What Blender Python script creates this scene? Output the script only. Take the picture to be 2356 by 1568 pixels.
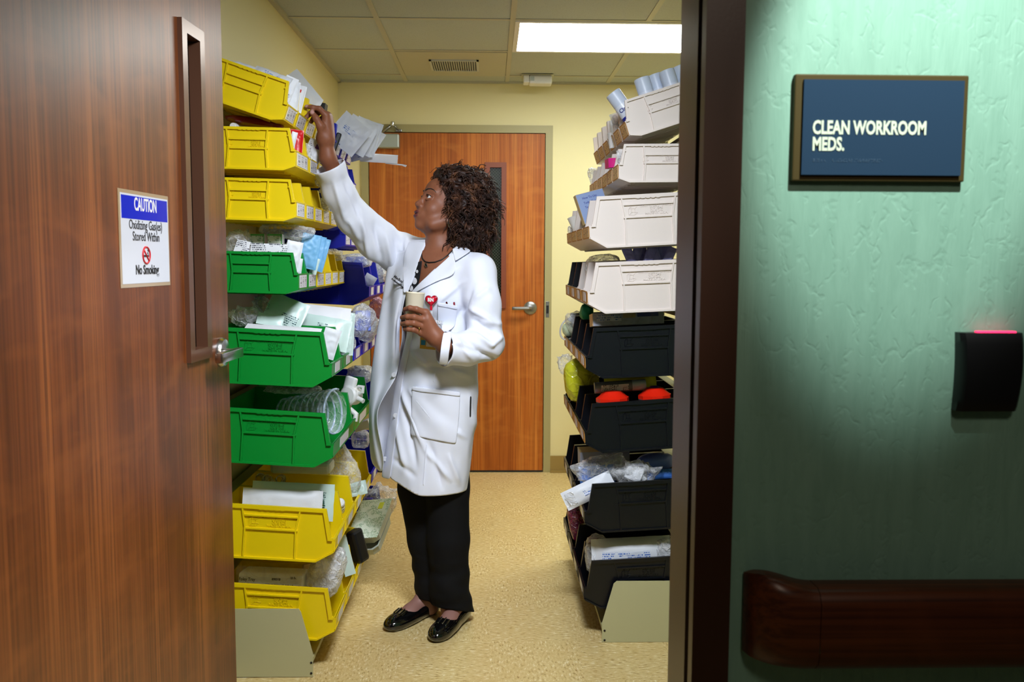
import bpy, bmesh, math, random
import numpy as np
from mathutils import Vector, Matrix, noise
R = math.radians
C = bpy.context.scene.collection
for o in list(bpy.data.objects):
    bpy.data.objects.remove(o)

# ------------------------------------------------------------------ camera
FPX, IW, IH, EYE = 2056.0, 2356, 1568, 1.335
_y = Vector(((1128 - 1178) / FPX, (600 - 784) / FPX, 1)).normalized()
_d = Vector(((1075 - 1178) / FPX, (23790 - 784) / FPX, 1))
_d = (_d - _y * _d.dot(_y)).normalized()
_z = -_d
_x = _y.cross(_z)
M3 = Matrix((_x, _y, _z))                                   # camera (right, down, forward) -> world
cam_d = bpy.data.cameras.new('camera'); cam = bpy.data.objects.new('camera', cam_d); C.objects.link(cam)
cam_d.sensor_width = 36.0; cam_d.lens = FPX * 36.0 / IW; cam_d.clip_start = 0.05; cam_d.clip_end = 60
Rt = Matrix((M3 @ Vector((1, 0, 0)), M3 @ Vector((0, -1, 0)), M3 @ Vector((0, 0, -1)))).transposed().to_4x4()
cam.matrix_world = Matrix.Translation((0, 0, EYE)) @ Rt
cam_d.dof.use_dof = True; cam_d.dof.focus_distance = 3.15; cam_d.dof.aperture_fstop = 7.0
bpy.context.scene.camera = cam

def at(px, py, Y):
    r = M3 @ Vector(((px - 1178) / FPX, (py - 784) / FPX, 1))
    return Vector((0, 0, EYE)) + r * (Y / r.y)

# ------------------------------------------------------------------ world, exposure, lamps
sc = bpy.context.scene
w = bpy.data.worlds.new('world'); sc.world = w; w.use_nodes = True
w.node_tree.nodes['Background'].inputs[0].default_value = (0.50, 0.62, 0.60, 1)
w.node_tree.nodes['Background'].inputs[1].default_value = 0.02
vs = sc.view_settings
vs.view_transform = 'Standard'; vs.look = 'None'; vs.gamma = 1.0; vs.exposure = 0.0; vs.use_curve_mapping = False
sc.cycles.max_bounces = 8; sc.cycles.transparent_max_bounces = 12; sc.cycles.diffuse_bounces = 4
sc.cycles.glossy_bounces = 3; sc.cycles.transmission_bounces = 4
sc.cycles.caustics_reflective = False; sc.cycles.caustics_refractive = False
sc.cycles.sample_clamp_indirect = 6.0
TROFFER = 19.0
def lamp(name, kind, loc, target, energy, color, **kw):
    d = bpy.data.lights.new(name, kind); d.energy = energy; d.color = color
    for k, v in kw.items(): setattr(d, k, v)
    o = bpy.data.objects.new(name, d); C.objects.link(o); o.location = loc
    o.rotation_euler = (Vector(target) - Vector(loc)).to_track_quat('-Z', 'Y').to_euler()
    return o
# hall: snooted spot on the room sign, dim warm ceiling lamp; just inside the doorway, an added unseen area lamp for cool flash light
lamp('hall_sign_spot', 'SPOT', (0.625, 0.62, 2.42), (0.612, 1.31, 1.590), 112, (0.93, 1.0, 0.95), spot_size=R(27.5), spot_blend=0.6, shadow_soft_size=0.02)
lamp('hall_door_spot', 'SPOT', (1.30, 0.08, 1.95), (-0.80, 1.50, 1.00), 165, (1.0, 0.82, 0.64), spot_size=R(36), spot_blend=0.8, shadow_soft_size=0.10)
lamp('hall_ceiling_lamp', 'AREA', (0.55, -0.30, 2.40), (0.2, 1.6, 0.6), 4.5, (1.0, 0.82, 0.66), shape='RECTANGLE', size=0.4, size_y=0.3)
lamp('strobe_stand_in', 'AREA', (0.12, 1.56, 2.22), (-0.08, 2.9, 0.45), 25, (0.86, 0.91, 1.0), shape='RECTANGLE', size=0.42, size_y=0.30, spread=R(118))

# ------------------------------------------------------------------ materials
def srgb(r, g, b):
    f = lambda c: (c / 255 / 12.92) if c / 255 <= 0.04045 else ((c / 255 + 0.055) / 1.055) ** 2.4
    return (f(r), f(g), f(b), 1)
class NT:
    def __init__(s, name):
        s.m = bpy.data.materials.new(name); s.m.use_nodes = True
        s.n = s.m.node_tree.nodes; s.l = s.m.node_tree.links; s.p = s.n['Principled BSDF']; s.out = s.n['Material Output']
    def new(s, t, **kw):
        n = s.n.new(t)
        for k, v in kw.items(): setattr(n, k, v)
        return n
    def link(s, a, b): s.l.new(a, b)
    def coords(s, scale=(1, 1, 1), kind='Object', rot=(0, 0, 0)):
        t = s.new('ShaderNodeTexCoord'); m = s.new('ShaderNodeMapping')
        m.inputs['Scale'].default_value = scale; m.inputs['Rotation'].default_value = rot
        s.link(t.outputs[kind], m.inputs[0]); return m.outputs[0]
    def noise(s, vec, scale, detail=3, rough=0.5, dist=0.0):
        n = s.new('ShaderNodeTexNoise'); s.link(vec, n.inputs['Vector'])
        n.inputs['Scale'].default_value = scale; n.inputs['Detail'].default_value = detail
        n.inputs['Roughness'].default_value = rough; n.inputs['Distortion'].default_value = dist
        return n.outputs['Fac']
    def ramp(s, fac, stops, interp='LINEAR'):
        n = s.new('ShaderNodeValToRGB'); n.color_ramp.interpolation = interp
        while len(n.color_ramp.elements) < len(stops): n.color_ramp.elements.new(0.5)
        for e, (p, c) in zip(n.color_ramp.elements, stops):
            e.position = p; e.color = c if len(c) == 4 else (*c, 1)
        s.link(fac, n.inputs[0]); return n.outputs[0]
    def mix(s, fac, a, b, mode='MIX'):
        n = s.new('ShaderNodeMix', data_type='RGBA', blend_type=mode)
        for k, v in ((0, fac), (6, a), (7, b)):
            if hasattr(v, 'links'): s.link(v, n.inputs[k])
            else: n.inputs[k].default_value = v
        return n.outputs[2]
    def math(s, op, a, b=0.0):
        n = s.new('ShaderNodeMath', operation=op)
        for k, v in ((0, a), (1, b)):
            if hasattr(v, 'links'): s.link(v, n.inputs[k])
            else: n.inputs[k].default_value = v
        return n.outputs[0]
    def sep(s, vec):
        n = s.new('ShaderNodeSeparateXYZ'); s.link(vec, n.inputs[0]); return n.outputs
    def bump(s, h, strength=0.3, dist=0.01):
        n = s.new('ShaderNodeBump'); n.inputs['Strength'].default_value = strength; n.inputs['Distance'].default_value = dist
        s.link(h, n.inputs['Height']); s.link(n.outputs[0], s.p.inputs['Normal'])
    def base(s, c): 
        if hasattr(c, 'links'): s.link(c, s.p.inputs['Base Color'])
        else: s.p.inputs['Base Color'].default_value = c
    def set(s, **kw):
        for k, v in kw.items(): s.p.inputs[k.replace('_', ' ')].default_value = v

def plain(name, c, rough=0.5, metal=0.0, spec=0.5, grain=0.0, gscale=300, coat=0.0, **kw):
    t = NT(name); t.base(c); t.set(Roughness=rough, Metallic=metal); t.p.inputs['Specular IOR Level'].default_value = spec
    t.p.inputs['Coat Weight'].default_value = coat; t.p.inputs['Coat Roughness'].default_value = 0.05
    if grain:
        t.bump(t.noise(t.coords(), gscale, 3), grain, 0.002)
    t.set(**kw)
    return t.m
def wood(name, dark, mid, light, rough, scale=1.0, axis='Z', spec=0.5, coat=0.0):
    t = NT(name)
    st = {'Z': (1, 1, .045), 'X': (.045, 1, 1)}[axis]
    v = t.coords(tuple(a * scale for a in st))
    big = t.noise(v, 9, 4, .55, 1.2)
    fine = t.noise(t.coords(tuple(a * scale for a in ({'Z': (1, 1, .012), 'X': (.012, 1, 1)}[axis]))), 130, 4, .6)
    fig = t.noise(t.coords({'Z': (1, 1, 2.2), 'X': (2.2, 1, 1)}[axis]), 6, 2, .5, .6)
    c = t.ramp(big, [(.25, dark), (.5, mid), (.75, light)])
    c = t.mix(t.ramp(fine, [(.42, (0, 0, 0)), (.62, (.75, .75, .75))]), c, dark)
    c = t.mix(t.ramp(fig, [(.5, (0, 0, 0)), (.8, (.35, .35, .35))]), c, light)
    t.base(c); t.set(Roughness=rough); t.p.inputs['Specular IOR Level'].default_value = spec
    t.p.inputs['Coat Weight'].default_value = coat; t.p.inputs['Coat Roughness'].default_value = .3
    t.bump(fine, .05, .002)
    return t.m
def printed(name, paper, ink, lines=0.006, glyph=0.002, rough=0.5, amount=.5, vert=False):
    """paper with rows of small dark marks; u = object X/Z, rows run along Y (or X)"""
    t = NT(name)
    c = t.coords(kind='UV')
    X = t.sep(c)
    a, b = (X[1], X[0]) if not vert else (X[0], X[1])
    row = t.math('FRACT', t.math('DIVIDE', a, lines))
    rown = t.math('FLOOR', t.math('DIVIDE', a, lines))
    inrow = t.math('GREATER_THAN', row, .45)
    n = t.new('ShaderNodeCombineXYZ'); t.link(t.math('DIVIDE', b, glyph), n.inputs[0]); t.link(rown, n.inputs[1])
    w1 = t.new('ShaderNodeTexWhiteNoise', noise_dimensions='2D')
    fl = t.new('ShaderNodeVectorMath', operation='FLOOR'); t.link(n.outputs[0], fl.inputs[0]); t.link(fl.outputs[0], w1.inputs[0])
    m1 = t.math('GREATER_THAN', w1.outputs[0], 1 - amount)
    blk = t.noise(c, 28, 1)
    m2 = t.math('GREATER_THAN', blk, .47)
    m = t.math('MULTIPLY', t.math('MULTIPLY', inrow, m1), m2)
    t.base(t.mix(m, paper, ink)); t.set(Roughness=rough)
    return t.m
def film(name, tint=(1, 1, 1, 1), opacity=.35, rough=.08, scale=40, bump=.6):
    """thin creased plastic: mostly see-through, whiter where it is folded or seen edge-on"""
    t = NT(name); t.base(tint); t.set(Roughness=rough); t.p.inputs['Specular IOR Level'].default_value = 1.0
    tr = t.new('ShaderNodeBsdfTransparent'); mx = t.new('ShaderNodeMixShader')
    v = t.coords(); nz = t.new('ShaderNodeTexNoise'); nz.inputs['Scale'].default_value = scale * .5; t.link(v, nz.inputs['Vector'])
    ad = t.new('ShaderNodeVectorMath', operation='MULTIPLY_ADD'); ad.inputs[1].default_value = (.05, .05, .05); t.link(nz.outputs['Color'], ad.inputs[0]); t.link(v, ad.inputs[2])
    vo = t.new('ShaderNodeTexVoronoi', feature='DISTANCE_TO_EDGE'); vo.inputs['Scale'].default_value = scale * .9; t.link(ad.outputs[0], vo.inputs['Vector'])
    n = t.noise(ad.outputs[0], scale, 4, .6)
    crease = t.ramp(vo.outputs['Distance'], [(0, (1, 1, 1)), (.10, (0, 0, 0))])
    lw = t.new('ShaderNodeLayerWeight'); lw.inputs[0].default_value = .35
    f = t.math('ADD', t.math('MULTIPLY', lw.outputs['Facing'], .40), t.math('MULTIPLY', t.ramp(n, [(.42, (0, 0, 0)), (.72, (1, 1, 1))]), opacity))
    f = t.math('ADD', f, t.math('MULTIPLY', crease, opacity * .5))
    f = t.math('MINIMUM', t.math('ADD', f, opacity * .28), .97)
    t.link(f, mx.inputs[0]); t.link(tr.outputs[0], mx.inputs[1]); t.link(t.p.outputs[0], mx.inputs[2])
    t.link(mx.outputs[0], t.out.inputs[0]); t.bump(t.math('ADD', t.math('MULTIPLY', n, 1.0), t.math('MULTIPLY', crease, .35)), bump, .012)
    return t.m
def emit(name, c, s):
    t = NT(name); t.set(Emission_Strength=s); t.p.inputs['Emission Color'].default_value = c; t.base(c)
    return t.m

M = {}
def build_materials():
    t = NT('green_wallpaper'); v = t.coords()
    rib = t.noise(t.coords((1, 1, .06)), 260, 3, .6)
    wr = t.noise(t.coords((1, 1, .16)), 60, 3, .55, .35)
    cr = t.new('ShaderNodeTexVoronoi', feature='DISTANCE_TO_EDGE'); 
    wv = t.new('ShaderNodeVectorMath', operation='ADD'); nz = t.new('ShaderNodeTexNoise'); nz.inputs['Scale'].default_value = 30
    t.link(v, nz.inputs['Vector']); sc_ = t.new('ShaderNodeVectorMath', operation='SCALE'); sc_.inputs['Scale'].default_value = .03
    t.link(nz.outputs['Color'], sc_.inputs[0]); t.link(t.coords((1, 1, .28)), wv.inputs[0]); t.link(sc_.outputs[0], wv.inputs[1])
    t.link(wv.outputs[0], cr.inputs['Vector']); cr.inputs['Scale'].default_value = 34
    crk = t.math('MULTIPLY', t.ramp(cr.outputs['Distance'], [(0, (0, 0, 0)), (.09, (1, 1, 1))]), 1.0)
    keep = t.ramp(t.noise(v, 26, 2), [(.48, (1, 1, 1)), (.56, (0, 0, 0))])
    crk = t.math('MAXIMUM', crk, keep)
    h = t.math('ADD', t.math('ADD', t.math('MULTIPLY', rib, .5), t.math('MULTIPLY', wr, .8)), t.math('MULTIPLY', crk, .32))
    t.base(t.mix(t.ramp(wr, [(.35, (0, 0, 0)), (.65, (1, 1, 1))]), srgb(137, 182, 162), srgb(145, 190, 170)))
    t.set(Roughness=.6); t.bump(h, .30, .005); M['green'] = t.m
    t = NT('cream_paint'); t.base(srgb(232, 221, 168)); t.set(Roughness=.55); t.bump(t.noise(t.coords(), 420, 2), .06, .002); M['cream'] = t.m
    # vinyl floor: fine tan flecks, grain turned by a quarter on every other tile
    t = NT('vinyl_floor'); 
    a = t.noise(t.coords((.36, 1, 1)), 125, 3, .62); b = t.noise(t.coords((1, .36, 1)), 125, 3, .62)
    ck = t.new('ShaderNodeTexChecker'); ck.inputs['Scale'].default_value = 1 / .305; t.link(t.coords(), ck.inputs['Vector'])
    f = t.new('ShaderNodeMix', data_type='FLOAT'); t.link(ck.outputs['Fac'], f.inputs[0]); t.link(a, f.inputs[2]); t.link(b, f.inputs[3])
    c = t.ramp(f.outputs[0], [(.30, srgb(150, 116, 58)), (.42, srgb(212, 186, 124)), (.58, srgb(222, 200, 142)), (.70, srgb(250, 240, 204))])
    fl = t.noise(t.coords(), 9, 2)
    t.base(t.mix(t.ramp(fl, [(.35, (0, 0, 0)), (.7, (.35, .35, .35))]), c, srgb(206, 176, 112)))
    t.set(Roughness=.32); t.p.inputs['Specular IOR Level'].default_value = .35; M['floor'] = t.m
    t = NT('ceiling_tile'); n = t.noise(t.coords(), 330, 2, .7); p = t.noise(t.coords(), 120, 2)
    t.base(t.mix(t.ramp(n, [(.3, (1, 1, 1)), (.38, (0, 0, 0))]), srgb(184, 190, 184), srgb(116, 118, 110))); t.set(Roughness=.9); t.bump(n, .3, .003); M['tile'] = t.m
    M['grid'] = plain('grid_metal', srgb(186, 184, 164), .5)
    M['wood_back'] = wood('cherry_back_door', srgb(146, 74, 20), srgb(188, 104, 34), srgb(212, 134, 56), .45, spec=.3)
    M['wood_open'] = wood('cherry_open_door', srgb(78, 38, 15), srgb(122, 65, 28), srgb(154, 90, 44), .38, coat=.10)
    M['wood_rail'] = wood('cherry_rail', srgb(62, 28, 12), srgb(92, 44, 18), srgb(120, 62, 26), .35, axis='X')
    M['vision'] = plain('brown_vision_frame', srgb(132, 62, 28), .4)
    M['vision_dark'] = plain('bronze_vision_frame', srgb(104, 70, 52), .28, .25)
    M['brown_frame'] = plain('brown_painted_steel', srgb(62, 34, 18), .4, grain=.04)
    M['tan_frame'] = plain('tan_painted_steel', srgb(168, 158, 110), .45)
    M['putty'] = plain('putty_painted_steel', srgb(182, 180, 138), .5, grain=.05, gscale=500)
    M['base'] = plain('tan_cove_base', srgb(156, 130, 72), .5)
    M['chrome'] = plain('satin_chrome', srgb(196, 196, 192), .24, 1.0)
    M['nickel'] = plain('satin_nickel', srgb(150, 150, 146), .34, .9)
    M['silver'] = plain('silver_paint', srgb(170, 178, 172), .38, .3)
    M['rail'] = plain('grey_steel_rail', srgb(96, 92, 84), .4, .5)
    t = NT('wired_glass'); t.base(srgb(48, 58, 44)); t.set(Roughness=.25); t.p.inputs['Specular IOR Level'].default_value = .12
    v = t.coords(kind='Object', rot=(0, R(45), 0)); X = t.sep(v)
    g = t.math('MINIMUM', t.math('PINGPONG', X[0], .0065), t.math('PINGPONG', X[2], .0065))
    t.base(t.mix(t.math('LESS_THAN', g, .0006), srgb(26, 32, 22), srgb(96, 102, 88))); M['glass_wire'] = t.m
    M['glass_dark'] = plain('dark_glass', srgb(10, 8, 8), .1, spec=.12)
    M['black'] = plain('black_plastic', srgb(18, 18, 20), .4)
    M['black_bin'] = plain('black_polypropylene', srgb(9, 11, 18), .34, spec=.45, grain=.03)
    M['yellow_bin'] = plain('yellow_polypropylene', srgb(236, 208, 8), .38, grain=.05)
    M['green_bin'] = plain('green_polypropylene', srgb(6, 140, 48), .36, grain=.05)
    M['blue_bin'] = plain('blue_polypropylene', srgb(14, 30, 176), .36, grain=.05)
    M['ivory_bin'] = plain('ivory_polypropylene', srgb(226, 216, 208), .42, grain=.05)
    M['lip'] = plain('warm_lit_label_holder', srgb(176, 128, 62), .4)  # warm light on the label fronts, painted in as a tan holder colour
    M['white'] = plain('white_plastic', srgb(228, 228, 226), .4)
    M['paper'] = plain('white_paper', srgb(232, 232, 236), .6, grain=.2, gscale=40)
    M['ink'] = plain('black_ink', srgb(30, 30, 34), .6)
    M['ink_blue'] = plain('blue_ink', srgb(20, 40, 150), .5)
    M['diffuser'] = emit('lit_diffuser', (0.95, 1.0, .97, 1), TROFFER)
    M['led'] = emit('red_light_bar', (1.0, .03, .12, 1), 2.2)
build_materials()

# ------------------------------------------------------------------ mesh helpers
class MB:
    def __init__(s): s.v, s.f, s.uv = [], [], []
    def add(s, vs, fs, mat=None):
        k = len(s.v)
        s.v += [tuple(mat @ Vector(p)) if mat else tuple(p) for p in vs]
        s.f += [tuple(i + k for i in f) for f in fs]
        return s
    def box(s, a, b, mat=None):
        (x0, y0, z0), (x1, y1, z1) = a, b
        vs = [(x0, y0, z0), (x1, y0, z0), (x1, y1, z0), (x0, y1, z0), (x0, y0, z1), (x1, y0, z1), (x1, y1, z1), (x0, y1, z1)]
        return s.add(vs, [(3, 2, 1, 0), (4, 5, 6, 7), (0, 1, 5, 4), (1, 2, 6, 5), (2, 3, 7, 6), (3, 0, 4, 7)], mat)
    def rbox(s, a, b, r, mat=None, seg=2):
        bm = bmesh.new(); t = MB().box(a, b)
        vs = [bm.verts.new(p) for p in t.v]
        for f in t.f: bm.faces.new([vs[i] for i in f])
        bmesh.ops.bevel(bm, geom=bm.edges[:], offset=r, segments=seg, profile=.5, affect='EDGES', clamp_overlap=True)
        bm.verts.index_update()
        s.add([v.co[:] for v in bm.verts], [[v.index for v in f.verts] for f in bm.faces], mat); bm.free(); return s
    def prism(s, prof, y0, y1, mat=None):
        """profile in (x,z), extruded along y"""
        n = len(prof)
        vs = [(x, y0, z) for x, z in prof] + [(x, y1, z) for x, z in prof]
        fs = [tuple(range(n)), tuple(range(2 * n - 1, n - 1, -1))] + [((i + 1) % n, i, n + i, n + (i + 1) % n) for i in range(n)]
        return s.add(vs, fs, mat)
    def bar(s, p, q, wy, h, y0):
        """beam in the xz plane from p to q, h tall below the line, y0..y0+wy"""
        p, q = Vector(p), Vector(q); d = (q - p).normalized(); nrm = Vector((d.y, -d.x)) * h
        return s.prism([p, q, q + nrm, p + nrm][::-1] if nrm.y < 0 else [p, q, q + nrm, p + nrm], y0, y0 + wy)
    def lathe(s, prof, n=28, mat=None, caps=True):
        vs, fs = [], []
        for r, z in prof:
            for k in range(n):
                a = 2 * math.pi * k / n; vs.append((r * math.cos(a), r * math.sin(a), z))
        for i in range(len(prof) - 1):
            for k in range(n):
                fs.append((i * n + k, i * n + (k + 1) % n, (i + 1) * n + (k + 1) % n, (i + 1) * n + k))
        if caps:
            fs.append(tuple(range(n - 1, -1, -1))); fs.append(tuple(range((len(prof) - 1) * n, len(prof) * n)))
        return s.add(vs, fs, mat)
    def tube(s, pts, r, n=8, closed=False, mat=None):
        pts = [Vector(p) for p in pts]; N = len(pts); vs, fs = [], []
        rr = r if callable(r) else (lambda t: r)
        up = None
        for i, p in enumerate(pts):
            a = pts[(i - 1) % N] if closed else pts[max(i - 1, 0)]; b = pts[(i + 1) % N] if closed else pts[min(i + 1, N - 1)]
            d = (b - a).normalized()
            if up is None:
                up = Vector((0, 0, 1)) if abs(d.z) < .9 else Vector((1, 0, 0))
            sd = d.cross(up).normalized(); up = sd.cross(d).normalized()
            for k in range(n):
                th = 2 * math.pi * k / n
                vs.append(tuple(p + (sd * math.cos(th) + up * math.sin(th)) * rr(i / max(N - 1, 1))))
        for i in range(N if closed else N - 1):
            j = (i + 1) % N
            for k in range(n): fs.append((i * n + k, i * n + (k + 1) % n, j * n + (k + 1) % n, j * n + k))
        if not closed: fs += [tuple(range(n - 1, -1, -1)), tuple(range((N - 1) * n, N * n))]
        return s.add(vs, fs, mat)
    def grid(s, P):
        """P[i][j] points"""
        a, b = len(P), len(P[0])
        return s.add([p for r in P for p in r], [(i * b + j, (i + 1) * b + j, (i + 1) * b + j + 1, i * b + j + 1) for i in range(a - 1) for j in range(b - 1)])
    def text(s, t, size, mat, extrude=.0006, align='LEFT', sx=1.0, bold=0.0, spacing=1.0, res=3):
        cu = bpy.data.curves.new('txt', 'FONT'); cu.body = t; cu.size = size; cu.extrude = extrude; cu.align_x = align
        cu.offset = bold; cu.space_line = spacing; cu.resolution_u = res
        ob = bpy.data.objects.new('txt', cu); C.objects.link(ob)
        dg = bpy.context.evaluated_depsgraph_get(); me = bpy.data.meshes.new_from_object(ob.evaluated_get(dg))
        s.add([(v.co.x * sx, v.co.y, v.co.z) for v in me.vertices], [tuple(p.vertices) for p in me.polygons], mat)
        bpy.data.objects.remove(ob); bpy.data.curves.remove(cu); bpy.data.meshes.remove(me); return s
    def mesh(s, name, mat, smooth=False, angle=None):
        me = bpy.data.meshes.new(name); me.from_pydata(s.v, [], s.f); me.validate(clean_customdata=False)
        if mat: me.materials.append(mat)
        if smooth: me.polygons.foreach_set('use_smooth', [True] * len(me.polygons))
        if angle: me.set_sharp_from_angle(angle=R(angle))
        return me
    def build(s, name, mat, parent=None, smooth=False, angle=None, uv=None):
        me = s.mesh(name, mat, smooth, angle)
        if uv: box_uv(me)
        return link(name, me, parent)
def box_uv(me):
    l = me.uv_layers.new(name='UVMap')
    for p in me.polygons:
        n = p.normal; ax = max(range(3), key=lambda k: abs(n[k]))
        for li in p.loop_indices:
            c = me.vertices[me.loops[li].vertex_index].co
            l.data[li].uv = [(c.y, c.z), (c.x, c.z), (c.x, c.y)][ax]
def link(name, me, parent=None):
    o = bpy.data.objects.new(name, me); C.objects.link(o)
    if parent: o.parent = parent
    return o
def frame(o, x, y):
    """matrix with origin o and the given x and y axes (z = x cross y)"""
    x, y = Vector(x).normalized(), Vector(y).normalized(); z = x.cross(y)
    m = Matrix((x, y, z)).transposed().to_4x4(); m.translation = Vector(o); return m
def tag(o, label=None, cat=None, group=None, kind=None):
    if label: o['label'] = label
    if cat: o['category'] = cat
    if group: o['group'] = group
    if kind: o['kind'] = kind
    return o
def thing(name, label, cat, loc=(0, 0, 0), rot=(0, 0, 0), group=None):
    o = bpy.data.objects.new(name, None); C.objects.link(o); o.location = loc; o.rotation_euler = rot
    return tag(o, label, cat, group)
def struct(name, mb, mat, parent=None, label=None, **kw):
    o = mb.build(name, mat, parent, **kw)
    if not parent: o['kind'] = 'structure'
    if label: tag(o, label, 'room part')
    return o

# ------------------------------------------------------------------ the room shell
CEIL, YB, XL, XR = 2.425, 5.585, -0.93, 2.20
YH, YR = 1.31, 1.46                      # hall face and room face of the corridor wall
XO0, XO1 = -0.835, 0.3065                # door opening
struct('floor', MB().box((-2.6, -1.2, -.05), (2.6, 5.8, 0)), M['floor'], label='tan flecked vinyl floor running from hall into the stockroom')
tl = MB().box((XL - .1, YR, CEIL), (XR + .1, YB + .1, CEIL + .02))
struct('ceiling', tl, M['tile'], label='dark speckled drop ceiling of square tiles')
g = MB()
for k in range(-5, 3):
    y = 4.158 + .615 * k
    if YR < y < YB: g.box((XL, y - .012, CEIL - .004), (XR, y + .012, CEIL + .001))
for x in (-.515, .10, .715, 1.33, 1.94):
    for (ya, yb_) in (((YR, 4.17), (4.765, YB)) if x == .715 else ((YR, YB),)):
        g.box((x - .012, ya, CEIL - .0045), (x + .012, yb_, CEIL + .001))
g.box((XL, YR, CEIL - .012), (XL + .022, YB, CEIL)); g.box((XL, YB - .022, CEIL - .012), (XR, YB, CEIL))
struct('trim_1', g, M['grid'], label='pale metal grid bars holding up the ceiling tiles')
struct('wall_left', MB().box((XL - .1, YR, 0), (XL, YB + .1, CEIL)), M['cream'], label='cream stockroom wall behind the yellow and green bins')
struct('wall_right', MB().box((XR, YR, 0), (XR + .1, YB + .1, CEIL)), M['cream'], label='cream stockroom wall beyond the ivory and black bins')
DX0, DX1, DZ = -.745, .335, 2.114        # back door leaf
b = MB()
b.box((XL, YB, 0), (DX0 - .006, YB + .1, CEIL)); b.box((DX1 + .006, YB, 0), (XR, YB + .1, CEIL)); b.box((DX0 - .006, YB, DZ + .006), (DX1 + .006, YB + .1, CEIL))
struct('wall_back', b, M['cream'], label='cream end wall around the far wooden door')
b = MB()
b.box((DX1 + .048, YB - .012, 0), (XR, YB, .105)); b.box((XL, YB - .012, 0), (DX0 - .05, YB, .105))
b.prism([(DX1 + .048, 0), (XR, 0), (XR, .012), (DX1 + .048, .012)], YB - .03, YB - .01)
struct('baseboard_back', b, M['base'], label='tan cove base along the foot of the end wall')
b = MB()
for (x0, x1) in ((XO1 + .021, 2.6), (-2.6, XO0 - .021)):
    b.box((x0, YH, 0), (x1, YR - .002, CEIL + .3))
b.box((XO0, YH, 2.14), (XO1, YR - .002, CEIL + .3))
struct('wall_front', b, M['green'], label='green textured corridor wall carrying the room sign')

# back door, its frame and hardware
fr = MB()
fr.box((DX1 + .004, YB - .012, 0), (DX1 + .048, YB + .02, DZ + .05)); fr.box((DX0 - .048, YB - .012, 0), (DX0 - .004, YB + .02, DZ + .05))
fr.box((DX0 - .004, YB - .012, DZ + .004), (DX1 + .004, YB + .02, DZ + .05))
struct('trim_2', fr, M['tan_frame'], label='tan painted steel frame around the far door')
sp = MB().rbox((DX1 + .012, YB - .0135, .985), (DX1 + .034, YB - .0121, 1.085), .004); sp.build('strike_plate', M['nickel'], bpy.data.objects['trim_2'])
MB().box((DX1 + .016, YB - .0145, 1.01), (DX1 + .03, YB - .0136, 1.06)).build('strike_hole', M['black'], bpy.data.objects['trim_2'])
VX0, VX1, VZ0, VZ1 = -.03, .095, 1.045, 1.935
d = MB()
yf, yb = YB - .004, YB + .04
d.box((DX0, yf, .012), (VX0, yb, DZ)); d.box((VX1, yf, .012), (DX1, yb, DZ)); d.box((VX0, yf, .012), (VX1, yb, VZ0)); d.box((VX0, yf, VZ1), (VX1, yb, DZ))
door1 = struct('door_1', d, M['wood_back'], label='far cherry wood door with narrow wired glass window')
def ring(x0, x1, z0, z1, wd, y0, y1):
    m = MB()
    m.box((x0, y0, z0), (x0 + wd, y1, z1)); m.box((x1 - wd, y0, z0), (x1, y1, z1)); m.box((x0 + wd, y0, z0), (x1 - wd, y1, z0 + wd)); m.box((x0 + wd, y0, z1 - wd), (x1 - wd, y1, z1)); return m
ring(VX0 - .004, VX1 + .004, VZ0 - .004, VZ1 + .004, .031, YB - .016, YB + .03).build('vision_frame', M['vision'], door1)
MB().box((VX0 + .026, YB + .006, VZ0 + .026), (VX1 - .026, YB + .012, VZ1 - .026)).build('wired_glass', M['glass_wire'], door1)
sw = MB().box((DX0, YB - .006, .002), (DX1, YB + .03, .012)); sw.build('door_sweep', M['black'], door1)
hm = frame(at(1220, 708, YB - .004), (1, 0, 0), (0, 0, 1))
ros = MB().lathe([(.0, 0), (.041, 0), (.041, .006), (.034, .012), (.018, .016), (.0, .017)], 32, hm, caps=False); ros.build('rose', M['nickel'], door1, True, 35)
lv = MB().tube([hm @ Vector(p) for p in ((0, 0, .01), (0, 0, .05), (-.012, 0, .06), (-.05, 0, .062), (-.10, .001, .06))], lambda t: .0085, 10)
lv.rbox((-.115, -.0105, .051), (-.012, .0105, .066), .005, hm); lv.build('lever_handle', M['nickel'], door1, True, 35)
cl = thing('door_closer', 'silver closer box with folding arm on top of the far door', 'door closer', (0, 0, 0))
c0 = at(918, 340, YB - .06); c1 = at(868, 307, YB - .06)
MB().rbox((c0.x - .26, YB - .062, c0.z), (c0.x, YB - .004, c1.z), .008).build('closer_body', M['silver'], cl)
a0 = at(878, 306, YB - .05); a1 = at(903, 285, YB - .05); a2 = at(918, 300, YB - .02)
MB().tube([a0, a1], lambda t: .011 - .004 * t, 8).tube([a1, a2], .006, 8).build('closer_arm', M['nickel'], cl, True)
MB().lathe([(0, -.012), (.012, -.012), (.014, 0), (.012, .014), (0, .016)], 16, frame(a1, (1, 0, 0), (0, 1, 0)), False).build('arm_knuckle', M['chrome'], cl, True, 40)
MB().rbox((a2.x - .022, YB - .026, a2.z - .009), (a2.x + .018, YB - .0125, a2.z + .008), .004).build('arm_bracket', M['nickel'], cl)

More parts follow.
